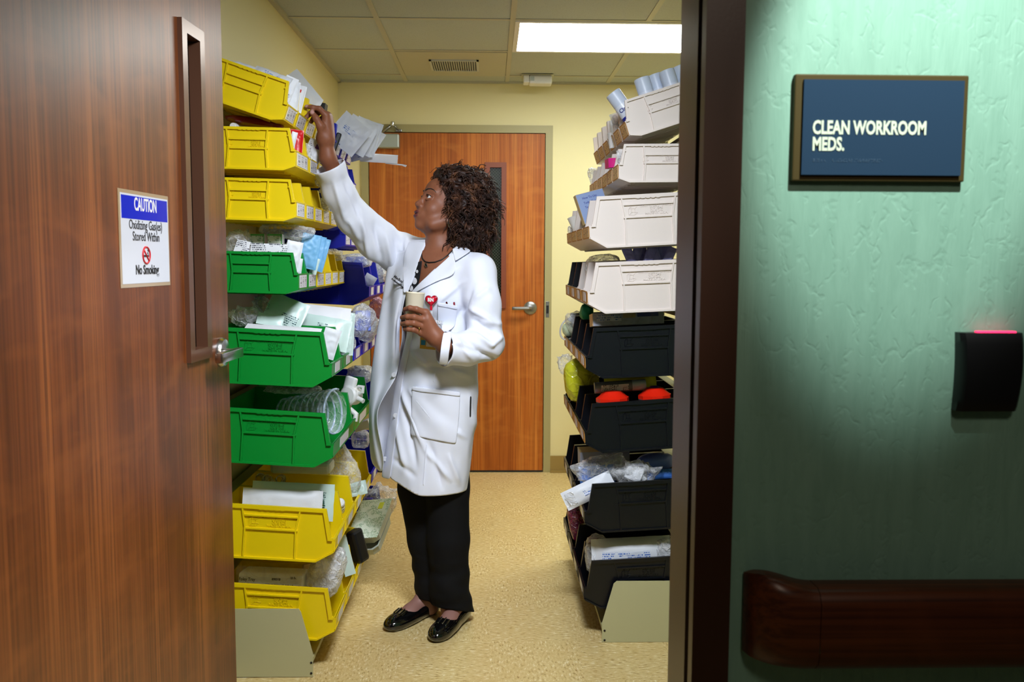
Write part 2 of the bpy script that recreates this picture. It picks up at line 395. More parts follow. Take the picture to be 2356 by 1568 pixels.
# corridor door frame and the open door
def jamb(sx, x):
    m = MB()
    prof = [(x, YH - .012), (x + sx * .056, YH - .012), (x + sx * .056, YH + .01), (x + sx * .02, YH + .01), (x + sx * .02, YR + .012), (x, YR + .012), (x, 1.349), (x + sx * .008, 1.345), (x + sx * .008, 1.328), (x, 1.324)]
    n = len(prof)
    vs = [(a, b_, 0) for a, b_ in prof] + [(a, b_, 2.14) for a, b_ in prof]
    fs = [tuple(range(n)), tuple(range(2 * n - 1, n - 1, -1))] + [(i, (i + 1) % n, n + (i + 1) % n, n + i) for i in range(n)]
    if sx < 0: fs = [tuple(reversed(f)) for f in fs]
    m.add(vs, fs); return m
jm = jamb(1, XO1); j2 = jamb(-1, XO0); jm.add(j2.v, j2.f)
jm.box((XO0 - .056, YH - .012, 2.14), (XO1 + .056, YH + .01, 2.196)); jm.box((XO0 - .02, YH + .01, 2.12), (XO1 + .02, YR + .012, 2.14))
struct('trim_3', jm, M['brown_frame'], label='dark brown steel frame of the corridor doorway')
HX, HY, AL, DL = -.792, 1.40, R(3.0), 1.117
dm = Matrix.Translation((HX, HY, 0)) @ Matrix.Rotation(R(90) - AL, 4, 'Z')     # local x along the leaf, local -y towards the camera side
dmi = dm.inverted()
def ondoor(px, py):
    r = M3 @ Vector(((px - 1178) / FPX, (py - 784) / FPX, 1)); o = dmi @ Vector((0, 0, EYE)); rr = dmi.to_3x3() @ r
    return o + rr * (-o.y / rr.y)
va, vb = ondoor(406, 38), ondoor(430, 835); vc = ondoor(455, 70)
ux0, ux1, uz0, uz1 = (va.x + vb.x) / 2, vc.x + .012, vb.z, va.z
d = MB()
d.box((0, 0, .012), (ux0 + .01, .045, DZ)); d.box((ux1 - .01, 0, .012), (DL, .045, DZ)); d.box((ux0 + .01, 0, .012), (ux1 - .01, .045, uz0 + .01)); d.box((ux0 + .01, 0, uz1 - .01), (ux1 - .01, .045, DZ))
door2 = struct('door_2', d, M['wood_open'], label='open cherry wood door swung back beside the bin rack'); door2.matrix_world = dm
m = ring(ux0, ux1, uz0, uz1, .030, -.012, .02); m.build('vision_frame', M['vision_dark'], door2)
MB().box((ux0 + .02, .018, uz0 + .02), (ux1 - .02, .026, uz1 - .02)).build('dark_glass', M['glass_dark'], door2)
p = ondoor(522, 806); hm = frame((DL - .066, 0, p.z), (1, 0, 0), (0, 0, 1))
MB().lathe([(0, 0), (.041, 0), (.041, .006), (.036, .014), (.022, .018), (0, .019)], 36, hm, False).build('rose', M['chrome'], door2, True, 35)
lv = MB().tube([hm @ Vector(q) for q in ((0, 0, .012), (0, 0, .050))], .011, 14)
lv.rbox((-.150, -.0135, .038), (.014, .0135, .060), .004, hm); lv.build('lever_handle', M['chrome'], door2, True, 35)
for z in (.25, 1.05, 1.85):
    MB().tube([(-.004, -.006, z - .05), (-.004, -.006, z + .05)], .007, 10).build('hinge', M['nickel'], door2, True, 40)

# caution sign taped to the open door
q0, q1 = ondoor(269, 428), ondoor(391, 658)
sx0, sx1, sz1, sz0 = q0.x, q1.x, (ondoor(266, 426).z + ondoor(388, 457).z) / 2, (ondoor(272, 662).z + ondoor(393, 656).z) / 2
cs = thing('caution_sign', 'laminated white and blue caution sign taped to the open door', 'sign'); cs.matrix_world = dm
W_, H_ = sx1 - sx0, sz1 - sz0
MB().box((sx0, -.0012, sz0), (sx1, -.0002, sz1)).build('laminate', plain('laminate_edge', srgb(170, 150, 120), .12), cs)
mg = .008
MB().box((sx0 + mg, -.0018, sz0 + mg), (sx1 - mg * .6, -.0012, sz1 - mg)).build('sheet', plain('sign_sheet', srgb(206, 212, 224), .16), cs)
MB().box((sx0 + mg + .004, -.0022, sz1 - mg - .004 - H_ * .235), (sx1 - mg * .6 - .004, -.0018, sz1 - mg - .004)).build('blue_header', plain('sign_blue', srgb(16, 40, 190), .16), cs)
cx = (sx0 + sx1) / 2 + .002
def tx(s, size, z, mat, name, sx=1.0, bold=0):
    MB().text(s, size, frame((cx, -.0024, z), (1, 0, 0), (0, 0, 1)), .0003, 'CENTER', sx, bold).build(name, mat, cs)
tx('CAUTION', .039, sz1 - H_ * .200, M['white'], 'caution_lettering', .64, .0007)
tx('Oxidizing Gas(es)', .0285, sz1 - H_ * .395, M['ink'], 'sign_lettering', .82)
tx('Stored Within', .0285, sz1 - H_ * .515, M['ink'], 'sign_lettering', .82)
tx('No Smoking', .0285, sz1 - H_ * .865, M['ink'], 'sign_lettering', .82, .0006)
zc = sz1 - H_ * .665; rc = H_ * .088
rg = MB(); fm = frame((cx - .004, -.0026, zc), (1, 0, 0), (0, 0, 1))
rg.tube([fm @ Vector((rc * math.cos(a), rc * math.sin(a), 0)) for a in [k * math.pi / 18 for k in range(36)]], .0020, 6, True)
rg.tube([fm @ Vector((-rc * .7, rc * .7, 0)), fm @ Vector((rc * .7, -rc * .7, 0))], .0018, 6)
rg.build('prohibition_ring', plain('sign_red', srgb(196, 20, 36), .3), cs, True)
ck = MB().box((-.012, -.0035, -.0004), (.009, .0005, .0004), fm).box((.0095, -.0035, -.0004), (.012, .0005, .0004), fm)
ck.tube([fm @ Vector(q) for q in ((.010, .002, 0), (.006, .005, 0), (.010, .008, 0), (.007, .012, 0))], .0008, 5); ck.build('cigarette_symbol', M['ink'], cs)

# room sign
rs = thing('room_sign', 'dark blue room sign in a bronze frame on the green wall', 'sign')
s0, s1 = at(1824, 174, YH), at(2216, 416, YH)
x0, x1, z1, z0 = .4365, .689, 1.604, 1.4525
MB().rbox((x0, YH - .011, z0), (x1, YH, z1), .002).build('bronze_frame', plain('bronze_frame', srgb(78, 66, 34), .6, .1, spec=.2), rs)
MB().box((x0 + .0115, YH - .0155, z0 + .0085), (x1 - .0085, YH - .011, z1 - .0085)).build('blue_plate', plain('blue_plate', srgb(38, 62, 86), .8, spec=.12, grain=.1, gscale=700), rs)
def st(s, px, py, size):
    p = at(px, py, YH - .0158); MB().text(s, size, frame(p, (1, 0, 0), (0, 0, 1)), .0006, 'LEFT', .66, .0009).build('raised_lettering', plain('pale_lettering', srgb(226, 240, 214), .5), rs)
st('CLEAN WORKROOM', 1869, 307, .0262); st('MEDS.', 1868, 345, .0262)
br = MB(); random.seed(4); p = at(1871, 366, YH - .0155)
for k in range(26):
    if k in (5, 6): continue
    for i in range(2):
        for j in range(3):
            if random.random() < .5:
                br.lathe([(0.0008, 0), (.0006, .0005), (.0001, .0007)], 6, frame(p + Vector((k * .0040 + i * .0016, 0, -j * .0016)), (1, 0, 0), (0, 0, 1)))
br.build('braille_dots', plain('braille_blue', srgb(56, 86, 112), .5), rs)
# card reader
cr = thing('card_reader', 'black wall card reader with a red light bar on the green wall', 'card reader')
x0, x1, z1, z0 = .6915, .786, 1.233, 1.1165
prof = [(0, 0), (0, 1), (.035, 1), (.06, .97), (.066, .5), (.06, .03), (.03, 0)]
m = MB(); N = 14; P = []
vs, fs = [], []
for i in range(N + 1):
    u = i / N; bul = .019 + .007 * math.sin(math.pi * u) ** .5
    xl = x0 + .002 * math.sin(math.pi * u); xr = x1 + .003 * math.sin(math.pi * u) - .004 * (1 - u)
    z = z0 + (z1 - z0) * u
    vs += [(xl, YH, z), (xl, YH - bul * .7, z), (xl + .006, YH - bul, z), (xr - .006, YH - bul, z), (xr, YH - bul * .7, z), (xr, YH, z)]
for i in range(N):
    for k in range(5): fs.append((i * 6 + k, i * 6 + k + 1, i * 6 + 6 + k + 1, i * 6 + 6 + k))
fs += [tuple(range(6)), tuple(range(N * 6 + 5, N * 6 - 1, -1))]
m.add(vs, fs).build('reader_body', M['black'], cr, True, 40)
lb = MB()
for k in range(5): lb.rbox((.7165 + k * .0117, YH - .018, z1 - .001), (.7165 + k * .0117 + .0112, YH - .008, z1 + .0025), .001)
lb.build('light_bar', M['led'], cr)
# handrail
hr = thing('handrail', 'dark wood wall handrail with a curved end below the sign', 'handrail')
zt, zb = .858, .735
prof = [(0.0, zt - .012), (.006, zt), (.040, zt + .001), (.052, zt - .006), (.058, zt - .02), (.058, zb + .03), (.054, zb + .012), (.040, zb), (.0, zb + .004)]
def rail(x, off, dz): return [(x, YH - .004 - a * off, b_ + dz(b_)) for a, b_ in prof]
P = [rail(x, 1, lambda z: 0) for x in (.483, 1.2, 2.5)]
MB().grid(P).build('rail_length', M['wood_rail'], hr, True, 40)
P = []
for i in range(15):
    t = i / 14; x = .482 - t * .098
    off = math.sqrt(max(0, 1 - max(0, (t - .15) / .85) ** 3)) * 1.0
    up = .016 * (0.5 - .5 * math.cos(min(1, t * 1.25) * math.pi))
    if t > .9: up -= (t - .9) * .06
    P.append(rail(x, max(off, .02), lambda z, up=up, t=t: (up if z > .8 else t * t * .012)))
MB().grid(P).build('end_return', M['wood_rail'], hr, True, 40)
MB().box((.50, YH - .006, zb + .03), (2.5, YH, zt - .03)).build('wall_mount', M['brown_frame'], hr)

# ceiling things
def troffer(x0, y0, x1, y1, label):
    t = thing('ceiling_light', label, 'ceiling light', ((x0 + x1) / 2, (y0 + y1) / 2, CEIL))
    hx, hy = (x1 - x0) / 2, (y1 - y0) / 2
    m = MB()
    m.box((-hx, -hy, -.008), (hx, -hy + .022, 0)); m.box((-hx, hy - .022, -.008), (hx, hy, 0)); m.box((-hx, -hy + .022, -.008), (-hx + .022, hy - .022, 0)); m.box((hx - .022, -hy + .022, -.008), (hx, hy - .022, 0))
    m.build('fixture_frame', M['white'], t)
    MB().box((-hx + .022, -hy + .022, -.004), (hx - .022, hy - .022, 0)).build('diffuser', M['diffuser'], t)
troffer(.112, 4.17, 1.32, 4.765, 'bright oblong ceiling light set in the tile grid before the far door')
av = thing('air_vent', 'flat ceiling panel with small slotted air grille near the far door', 'air vent')
a, b_ = at(987, 134, 1), at(1105, 160, 1)
MB().box((-.50, 4.79, CEIL - .006), (.085, 5.37, CEIL)).build('vent_panel', M['grid'], av)
gx0, gx1, gy0, gy1 = -.335, -.065, 4.96, 5.23
m = MB(); 
m.box((gx0, gy0, CEIL - .014), (gx1, gy0 + .012, CEIL - .006)); m.box((gx0, gy1 - .012, CEIL - .014), (gx1, gy1, CEIL - .006)); m.box((gx0, gy0, CEIL - .014), (gx0 + .012, gy1, CEIL - .006)); m.box((gx1 - .012, gy0, CEIL - .014), (gx1, gy1, CEIL - .006))
k = gx0 + .018
while k < gx1 - .014:
    m.box((k, gy0 + .012, CEIL - .013), (k + .004, gy1 - .012, CEIL - .006)); k += .0125
m.build('slotted_grille', plain('grille_metal', srgb(196, 198, 190), .4), av)
MB().box((gx0 + .01, gy0 + .01, CEIL - .0075), (gx1 - .01, gy1 - .01, CEIL - .0061)).build('grille_shadow_gap', M['black'], av)
sn = thing('motion_sensor', 'small white boxed motion sensor on the ceiling by the grid bar', 'sensor')
p = at(1236, 181, 5.40)
MB().box((p.x - .095, 5.32, CEIL - .006), (p.x + .095, 5.45, CEIL - .0045)).build('mount_plate', M['grid'], sn)
MB().rbox((p.x - .083, 5.335, CEIL - .05), (p.x - .05, 5.43, CEIL - .006), .005).rbox((p.x - .05, 5.335, CEIL - .056), (p.x + .085, 5.43, CEIL - .006), .01).build('sensor_housing', M['white'], sn)
MB().box((p.x - .045, 5.3335, CEIL - .04), (p.x - .02, 5.3348, CEIL - .016)).build('sensor_lens', M['silver'], sn)
# ------------------------------------------------------------------ hopper bins
class Spec: pass
def spec(L, H, ch, lb, lt, rc, hk, r1, r2, hz, sc_, rim):
    s = Spec(); s.__dict__.update(L=L, H=H, ch=ch, lb=lb, lt=lt, rc=rc, hk=hk, r1=r1, r2=r2, hz=hz, sc=sc_, rim=rim); return s
BIG = spec(.365, .175, .057, .035, .078, .030, .010, (.070, .080, .078), (.252, .241, .242), (.142, .099), (.119, .205), .012)
SMALL = spec(.276, .128, .036, .013, .063, .017, .005, (.067, .0735, .0675), (.192, .186, .191), (.092, .0645), (.101, .17), .008)
def bin_mesh(S, W):
    m = MB(); t = .0026; L, H = S.L, S.H
    prof = [(0, 0), (L - S.ch, 0), (L, S.lb), (L, S.lt), (L - S.hk + .001, S.lt), (L - S.rc, H), (0, H)]
    m.prism(prof, 0, t); m.prism(prof, W - t, W)
    m.box((0, t, 0), (L - S.ch, W - t, t)); m.box((0, t, t), (t, W - t, H))
    m.prism([(L - S.ch, 0), (L, S.lb), (L - t, S.lb + t), (L - S.ch, t)], t, W - t)
    m.box((L - t, t, S.lb), (L, W - t, S.lt))
    m.box((L - .0055, -.001, S.lt - .004), (L + .0015, W + .001, S.lt)); m.box((L - t, 0, S.lb), (L + .0015, W, S.lb + .004))
    for y0, wy, side in ((-.0068, .0090, -1), (W - .0022, .0090, 1)):
        m.bar((0, H), (L - S.rc, H), wy, S.rim, y0)
        a, b = Vector((L - S.rc, H)), Vector((L - S.hk, S.lt + .001)); d = (b - a).normalized(); nn = Vector((d.y, -d.x))
        if nn.x > 0: nn = -nn
        m.prism([a, b, b + nn * S.rim, a + nn * S.rim], y0 - .0003, y0 + wy + .0003)
        m.box((L - S.hk - S.rim, y0 - .0006, S.lt - .005), (L - S.hk + .003, y0 + wy + .0006, S.lt + .004))
        yo = -.0060 if side < 0 else W - .0002; wr = .0062; rw = .0050
        vm = (S.hz[1] + 0.004)
        for (a_, b_, c_) in (S.r1, S.r2):
            for (ua, va_), (ub, vb_) in (((a_, H - S.rim), (b_, vm)), ((b_, vm), (c_, .003))):
                m.prism([(ua - rw / 2, va_), (ub - rw / 2, vb_), (ub + rw / 2, vb_), (ua + rw / 2, va_)], yo - (.0002 if va_ > vm else .0004), yo + wr + (.0002 if va_ > vm else .0004))
        for z in S.hz:
            m.box((S.r1[1] - .003, yo - .0006, z - rw / 2), (S.r2[1] + .006, yo + wr + .0006, z + rw / 2))
        m.box((0, yo - .0008, 0), (L - S.ch, yo + wr + .0008, .0065))
        d = (Vector((L, S.lb)) - Vector((L - S.ch, 0))).normalized(); nn = Vector((-d.y, d.x)) * .005
        a, b = Vector((L - S.ch, 0)), Vector((L, S.lb)); m.prism([a, b, b + nn, a + nn], yo - .001, yo + wr + .001)
        n = 5; a, b = S.sc
        for k in range(n):
            u0 = a + (b - a) * k / n; u1 = a + (b - a) * (k + 1) / n; mid = (u0 + u1) / 2; r = (u1 - u0) / 2
            arc = [(mid + r * math.cos(q), H - S.rim + .001 - r * .42 * math.sin(q)) for q in [math.pi * j / 6 for j in range(7)]]
            m.prism(arc[::-1], y0 + .0004, y0 + wy - .0004)
    # runners under the floor
    for y in (W * .25, W * .75): m.box((.02, y - .002, -.005), (L - S.ch - .01, y + .002, 0))
    for y0 in (-.0076, W + .0073):
        q = Vector((L - S.rc * .72, S.lt + (H - S.lt) * .62)); m.box((q.x - .011, y0, q.y), (q.x - .007, y0 + .0003, q.y + .004))
    return m
LABEL_M = {}
def label_mat(kind):
    if kind not in LABEL_M:
        t = NT('bin_label_' + kind); X = t.sep(t.coords(kind='UV'))
        paper = {'white': srgb(226, 226, 232), 'amber': srgb(222, 196, 146), 'plain': srgb(224, 224, 228)}[kind]  # the tan paper has the warm light cast painted into its colour
        ink = srgb(40, 40, 60)
        cols = t.math('FLOOR', t.math('MULTIPLY', X[0], 3.0)); y = X[1]
        wn = t.new('ShaderNodeTexWhiteNoise', noise_dimensions='2D'); cb = t.new('ShaderNodeCombineXYZ')
        t.link(t.math('FLOOR', t.math('MULTIPLY', X[1], 34)), cb.inputs[0]); t.link(cols, cb.inputs[1]); t.link(cb.outputs[0], wn.inputs[0])
        bars = t.math('GREATER_THAN', wn.outputs[0], .55)
        fx = t.math('FRACT', t.math('MULTIPLY', X[0], 3.0))
        inx = t.math('MULTIPLY', t.math('GREATER_THAN', fx, .25), t.math('LESS_THAN', fx, .78))
        iny = t.math('MULTIPLY', t.math('GREATER_THAN', y, .12), t.math('LESS_THAN', y, .85))
        f = t.math('MULTIPLY', t.math('MULTIPLY', bars, inx), iny)
        f = t.math('MULTIPLY', f, {'white': .65, 'amber': .75, 'plain': .0}[kind])
        t.base(t.mix(f, paper, ink)); t.set(Roughness=.4); LABEL_M[kind] = t.m
    return LABEL_M[kind]
CACHE = {}
def label_mesh(S, W, kind):
    k = ('label', S.H, W, kind)
    if k not in CACHE:
        m = MB(); y0, y1 = W * .12, W * .88
        if kind == 'plain': y0, y1 = W * .30, W * .70
        z0, z1 = S.lb + .0055, S.lt - .005
        m.add([(S.L + .0012, y0, z0), (S.L + .0012, y1, z0), (S.L + .0012, y1, z1), (S.L + .0012, y0, z1)], [(0, 1, 2, 3)])
        m.box((S.L, y0, z0), (S.L + .0011, y1, z1))
        me = m.mesh('label', label_mat(kind)); l = me.uv_layers.new(name='UVMap')
        for p in me.polygons:
            for li in p.loop_indices:
                c = me.vertices[me.loops[li].vertex_index].co; l.data[li].uv = ((c.y - y0) / (y1 - y0), (c.z - z0) / (z1 - z0))
        CACHE[k] = me
    return CACHE[k]
def holder_mesh(S, W, col):
    k = ('holder', S.H, W, col)
    if k not in CACHE:
        m = MB(); y0, y1 = .004, W - .004; z0, z1 = S.lb + .0015, S.lt - .0005; x = S.L
        for a, b in (((x, y0, z0), (x + .0022, y1, z0 + .004)), ((x, y0, z1 - .004), (x + .0022, y1, z1)), ((x, y0, z0), (x + .0022, y0 + .004, z1)), ((x, y1 - .004, z0), (x + .0022, y1, z1))): m.box(a, b)
        m.box((x, y0, z0), (x + .0006, y1, z1))
        CACHE[k] = m.mesh('label_holder', M[col])
    return CACHE[k]
def body_mesh(S, W, col):
    k = ('body', S.H, W, col)
    if k not in CACHE: CACHE[k] = bin_mesh(S, W).mesh('bin_body', M[col + '_bin'])
    return CACHE[k]
ORD = ['first', 'second', 'third', 'fourth', 'fifth', 'sixth', 'seventh', 'eighth', 'ninth', 'tenth']
TEXT = 'QUANTUM STORAGE\nSYSTEMS\nQUS 240\nMADE IN U.S.A.'
def emboss(S, col, root, right):
    """cube outline and raised lettering on the side that faces the doorway"""
    k = ('emb', S.H, col, right)
    if k not in CACHE:
        m = MB(); uc = (S.r1[1] + S.r2[1]) / 2; zc = (S.hz[0] + S.hz[1]) / 2; hh = (S.hz[0] - S.hz[1])
        y = -.0006; sx = 1
        W = .207 if S is BIG else .134
        if right: fm = lambda u, v: Vector((uc - (u), W + .0006, v))
        else: fm = lambda u, v: Vector((uc + u, y, v))
        o = fm(.026, zc + hh * .30); ax = Vector((-1, 0, 0)) if right else Vector((1, 0, 0))
        m.text(TEXT, hh * .235, frame(o, ax, (0, 0, 1)), .0012, 'CENTER', 1.15, .0002, .88, 2)
        q = hh * .8; a = q * .62
        def sq(cx_, cz_, s): return [fm(cx_ - s / 2, cz_ - s / 2), fm(cx_ + s / 2, cz_ - s / 2), fm(cx_ + s / 2, cz_ + s / 2), fm(cx_ - s / 2, cz_ + s / 2)]
        A = sq(-.058, zc - hh * .08, a); B = sq(-.058 + hh * .22, zc + hh * .12, a); D_ = sq(-.058 + hh * .1, zc, a * .45)
        CACHE[k] = m.mesh('embossed_lettering', M[col + '_bin']); m = MB()
        for Q in (A, B, D_): m.tube(Q, .0009, 4, True)
        for p, q_ in list(zip(A, B)) + list(zip(B, D_)): m.tube([p, q_], .0009, 4)
        CACHE[k + ('cube',)] = m.mesh('embossed_cube', M[col + '_bin'])
    link('embossed_lettering', CACHE[k], root); link('embossed_cube', CACHE[k + ('cube',)], root)
NEARY = {}
BINS = {}
def make_bin(S, W, col, pos, tilt, right, label, group, lab='white', holder=None, emb=False):
    r = thing('storage_bin', label, 'bin', pos, (0, R(tilt), R(180)) if right else (0, R(tilt), 0), group)
    if right: r.rotation_euler = Matrix.Rotation(math.pi, 3, 'Z').to_4x4().to_3x3().__matmul__(Matrix.Rotation(R(tilt), 3, 'Y')).to_euler()
    link('bin_body', body_mesh(S, W, col), r)
    if holder: link('label_holder', holder_mesh(S, W, holder), r)
    if lab:
        l = link('label_card', label_mesh(S, W, lab), r)
        if holder: l.location.x = .0012
    if emb: emboss(S, col, r, right)
    return r
COLW = {'yellow': 'yellow', 'green': 'green', 'blue': 'blue', 'ivory': 'ivory', 'black': 'black'}
ROWN = ['top tilted row', 'second row down', 'third row down', 'fourth row down', 'fifth row down', 'sixth row down', 'seventh row down', 'lowest row']
def row(side, ri, S, tilt, foot, Y0, items, lab='white', holder=None, gap=.004, emb=0):
    """foot: pixel of the near face's lower front corner (where the chamfer starts) in plane Y0; items: (colour, width, label kind)"""
    right = side == 'R'
    p = at(foot[0], foot[1], Y0); a = R(tilt)
    u = S.L - S.ch
    if right: back = Vector((p.x + u * math.cos(a), 0, p.z + u * math.sin(a)))
    else: back = Vector((p.x - u * math.cos(a), 0, p.z + u * math.sin(a)))
    y = Y0; cnt = {}
    out = []
    for i, it in enumerate(items):
        col, W = it[0], it[1]; lk = it[2] if len(it) > 2 else lab; hd = it[3] if len(it) > 3 else holder
        if len(it) > 4: y += it[4]
        rack = 'opposite rack with ivory bins' if right else 'rack by the open door'
        where = 'nearest the doorway' if i == 0 else f'{ORD[i]} from the doorway end'
        rack = 'rack topped by ivory bins' if right else 'rack beside the open door'
        lbl = f'{col} bin, {ORD[i]} from doorway, {ROWN[ri]} on {rack}'
        pos = (back.x, y + (W if right else 0), back.z)
        make_bin(S, W, col, pos, tilt, right, lbl, f'{col} storage bins on the {rack}', lk, hd, i < emb)
        out.append((y, W, back, tilt)); y += W + gap
    BINS[(side, ri)] = out
    return out
Y, G, B_, I, K = 'yellow', 'green', 'blue', 'ivory', 'black'
s_, b_ = .134, .207
YL = 2.80
row('L', 0, SMALL, 18.5, (623, 276), YL, [(Y, s_)] * 4 + [(B_, s_, 'white', None, .10)] + [(B_, s_)] * 3, gap=.018)
row('L', 1, SMALL, 1.2, (652.6, 392), YL, [(Y, .20)] + [(Y, s_)] * 3 + [(B_, s_)] * 4, gap=.014, emb=1)
row('L', 2, SMALL, 1.4, (654, 508.7), YL, [(Y, s_)] * 5 + [(B_, s_)] * 1, gap=.014, emb=1)
row('L', 3, SMALL, 1.2, (660, 675.4), YL, [(G, s_)] * 2 + [(Y, s_)] * 4, gap=.014)
row('L', 4, BIG, 2.8, (720, 890), YL, [(G, b_, 'plain')] * 2 + [(B_, b_, 'plain', 'blue_bin')] * 3, gap=.014, emb=1)
row('L', 5, BIG, 3.6, (723, 1074), YL, [(G, .43, 'plain'), (G, .43, 'plain'), (B_, b_, 'plain', 'blue_bin')], gap=.014, emb=1)
row('L', 6, BIG, 3.6, (726, 1291.8), YL, [(Y, b_, 'plain', 'yellow_bin')] * 4 + [(B_, b_, 'plain', 'blue_bin')] * 2, gap=.014, emb=1)
row('L', 7, BIG, 3.8, (728.6, 1471.4), YL + .02, [(Y, b_, 'plain', 'yellow_bin')] * 4 + [(B_, b_, 'plain', 'blue_bin')] * 2, gap=.014, emb=1)
YRt = 3.045
row('R', 0, SMALL, 18.2, (1474.7, 312.5), YRt, [(I, s_, 'amber')] * 6, holder='lip', gap=.022, emb=1)
row('R', 1, SMALL, .8, (1448, 419.8), YRt, [(I, s_, 'amber')] * 6, holder='lip', gap=.014, emb=1)
row('R', 2, BIG, 3.4, (1396.6, 570.4), YRt, [(I, b_, 'amber')] * 4, holder='lip', gap=.014, emb=1)
row('R', 3, BIG, 2.6, (1392, 721), YRt, [(I, b_, 'plain')] * 2 + [(K, b_, 'plain')] * 2, holder='lip', gap=.014, emb=1)
row('R', 4, BIG, 2.6, (1387, 870), YRt, [(K, b_, 'plain')] * 4, holder='lip', gap=.014, emb=1)
row('R', 5, BIG, 3.9, (1386, 1041), YRt, [(K, b_, 'plain')] * 4, holder='lip', gap=.014, emb=1)
row('R', 6, BIG, 3.3, (1385, 1224), YRt, [(K, b_, 'plain')] * 4, holder='black', gap=.014, emb=1)
row('R', 7, BIG, 3.2, (1383, 1398.4), YRt + .01, [(K, b_, 'plain')] * 4, holder='black', gap=.014, emb=1)
# the two blue rows that hang lower in the far bay of the first rack
def far_row(S, tilt, foot, Y0, items, name, lab):
    p = at(foot[0], foot[1], Y0); a = R(tilt); u = S.L - S.ch
    back = Vector((p.x - u * math.cos(a), 0, p.z + u * math.sin(a))); y = Y0
    for i, W in enumerate(items):
        make_bin(S, W, B_, (back.x, y, back.z), tilt, False, f'blue bin, {ORD[i]} from doorway, {name} of the far rack bay', 'blue storage bins in the far bay', lab, None if lab == 'white' else 'blue_bin'); y += W + .014
    return back
far_row(SMALL, 1.5, (774, 571), 3.735, [s_] * 4, 'small low row', 'white')
FB = far_row(BIG, 2.5, (815, 701), 3.70, [.20] * 3, 'deep middle row', 'plain')

# ------------------------------------------------------------------ racks that carry the bins
def rack(side):
    right = side == 'R'
    lab = 'putty steel louvred rack carrying the ivory and black bins' if right else 'putty steel louvred rack carrying the yellow, green and blue bins'
    t = thing('bin_rack', lab, 'rack'); sg = -1 if right else 1
    xs = [BINS[(side, k)][0][2].x for k in range(8)]
    xb = (max(xs) if right else min(xs)) - sg * .004
    y0, y1 = (YRt + .02, 4.02) if right else (YL + .02, 4.42)
    def bx(m, x0, x1, ya, yb, za, zb): m.box((min(x0, x1), ya, za), (max(x0, x1), yb, zb))
    pm = M['putty']
    for y in (y0 + .06, (y0 + y1) / 2, y1 - .06):
        m = MB(); bx(m, xb - sg * .008, xb - sg * .035, y - .02, y + .02, .0, 2.02); m.build('upright_post', pm, t)
    for k in range(8):
        S, x, z, tl = (BINS[(side, k)][0] + (0,))[0:0] or (None, BINS[(side, k)][0][2].x, BINS[(side, k)][0][2].z, BINS[(side, k)][0][3])
        m = MB(); H = .128 if (k < 4 and not right) or (k < 2) else .175
        bx(m, x - sg * .003, xb - sg * .010, y0, y1, z + H * .62, z + H * .9)
        if right:
            bx(m, x + sg * .02, x + sg * .034, y0 - .01, y1, z - .030 if k else z - .05, z - .017 if k else z - .036)
        m.build('louvre_rail', M['rail'] if right and k < 2 else pm, t)
    # side plates by the floor, chamfered towards the aisle
    if right: P = [at(1545 + 300, 1478, 3.03), at(1385, 1478, 3.03), at(1385, 1433, 3.03), at(1412, 1342, 3.03), at(1419, 1336, 3.03), at(1545 + 300, 1334, 3.03)]
    else: P = [at(480, 1557, 2.78), at(720, 1556, 2.78), at(720, 1503, 2.78), at(692, 1407, 2.78), at(687, 1400, 2.78), at(480, 1400, 2.78)]
    prof = [(p.x, max(p.z, .001)) for p in P]
    if right: prof = prof[::-1]
    yy = 3.03 if right else 2.78
    prof = [(min(x, .86) if right else max(x, XL + .005), z) for x, z in prof]
    sp_ = MB().prism(prof, yy, yy + .0025).build('side_plate', M['putty'], t)
    m = MB()
    for px, py in (((1391, 1450), (1391, 1472)) if right else ((716, 1524), (716, 1548))):
        q = at(px, py, yy - .0006); m.lathe([(0, 0), (.004, 0), (.0035, .0012), (0, .0014)], 10, frame(q, (1, 0, 0), (0, 0, 1)))
    m.build('plate_bolt', M['black'], sp_)
    xf = prof[1][0] if not right else prof[-2][0]
    m = MB(); bx(m, xb - sg * .0, (.40 if right else -.575), yy + .004, y1, .03, .045)
    m.build('bottom_shelf', pm, t)
    m = MB(); bx(m, xb - sg * .0, xb + sg * .05, yy + .004, y1, 0.0, .03); m.build('base_foot', pm, t)
    return t
rack('L'); rack('R')
# ------------------------------------------------------------------ supplies in the bins
M['tyvek'] = plain('white_pouch_paper', srgb(226, 230, 236), .5, grain=.25, gscale=60)
M['mint'] = plain('pale_green_pouch', srgb(206, 228, 222), .35, grain=.25, gscale=60)
M['sky'] = plain('light_blue_pouch', srgb(120, 182, 226), .45, grain=.3, gscale=60)
M['film'] = film('clear_film', (.96, .98, 1, 1), .34)
M['film_thick'] = film('cloudy_film', (.96, .98, 1, 1), .55, .1, 45, .8)
M['film_pink'] = film('pink_film', srgb(236, 170, 190), .75, .2)
M['film_yellow'] = film('yellow_wrapped_gown', srgb(214, 216, 36), 2.4, .2, 24, .4)
M['gown'] = plain('yellow_gown', srgb(204, 206, 28), .55, grain=.5, gscale=18)
M['print'] = printed('small_black_print', srgb(228, 230, 236), srgb(60, 66, 80), .0062, .0011, amount=.6)
M['print_blue'] = printed('small_blue_print', srgb(222, 228, 238), srgb(70, 110, 190), .0075, .0013, amount=.62)
M['print_green'] = printed('small_green_print', srgb(222, 232, 214), srgb(110, 150, 100), .006, .0012, amount=.6)
M['print_teal'] = printed('small_teal_print', srgb(206, 226, 222), srgb(30, 80, 84), .007, .0014, amount=.6)
M['red'] = plain('red_bag', srgb(206, 14, 22), .35, grain=.3, gscale=40)
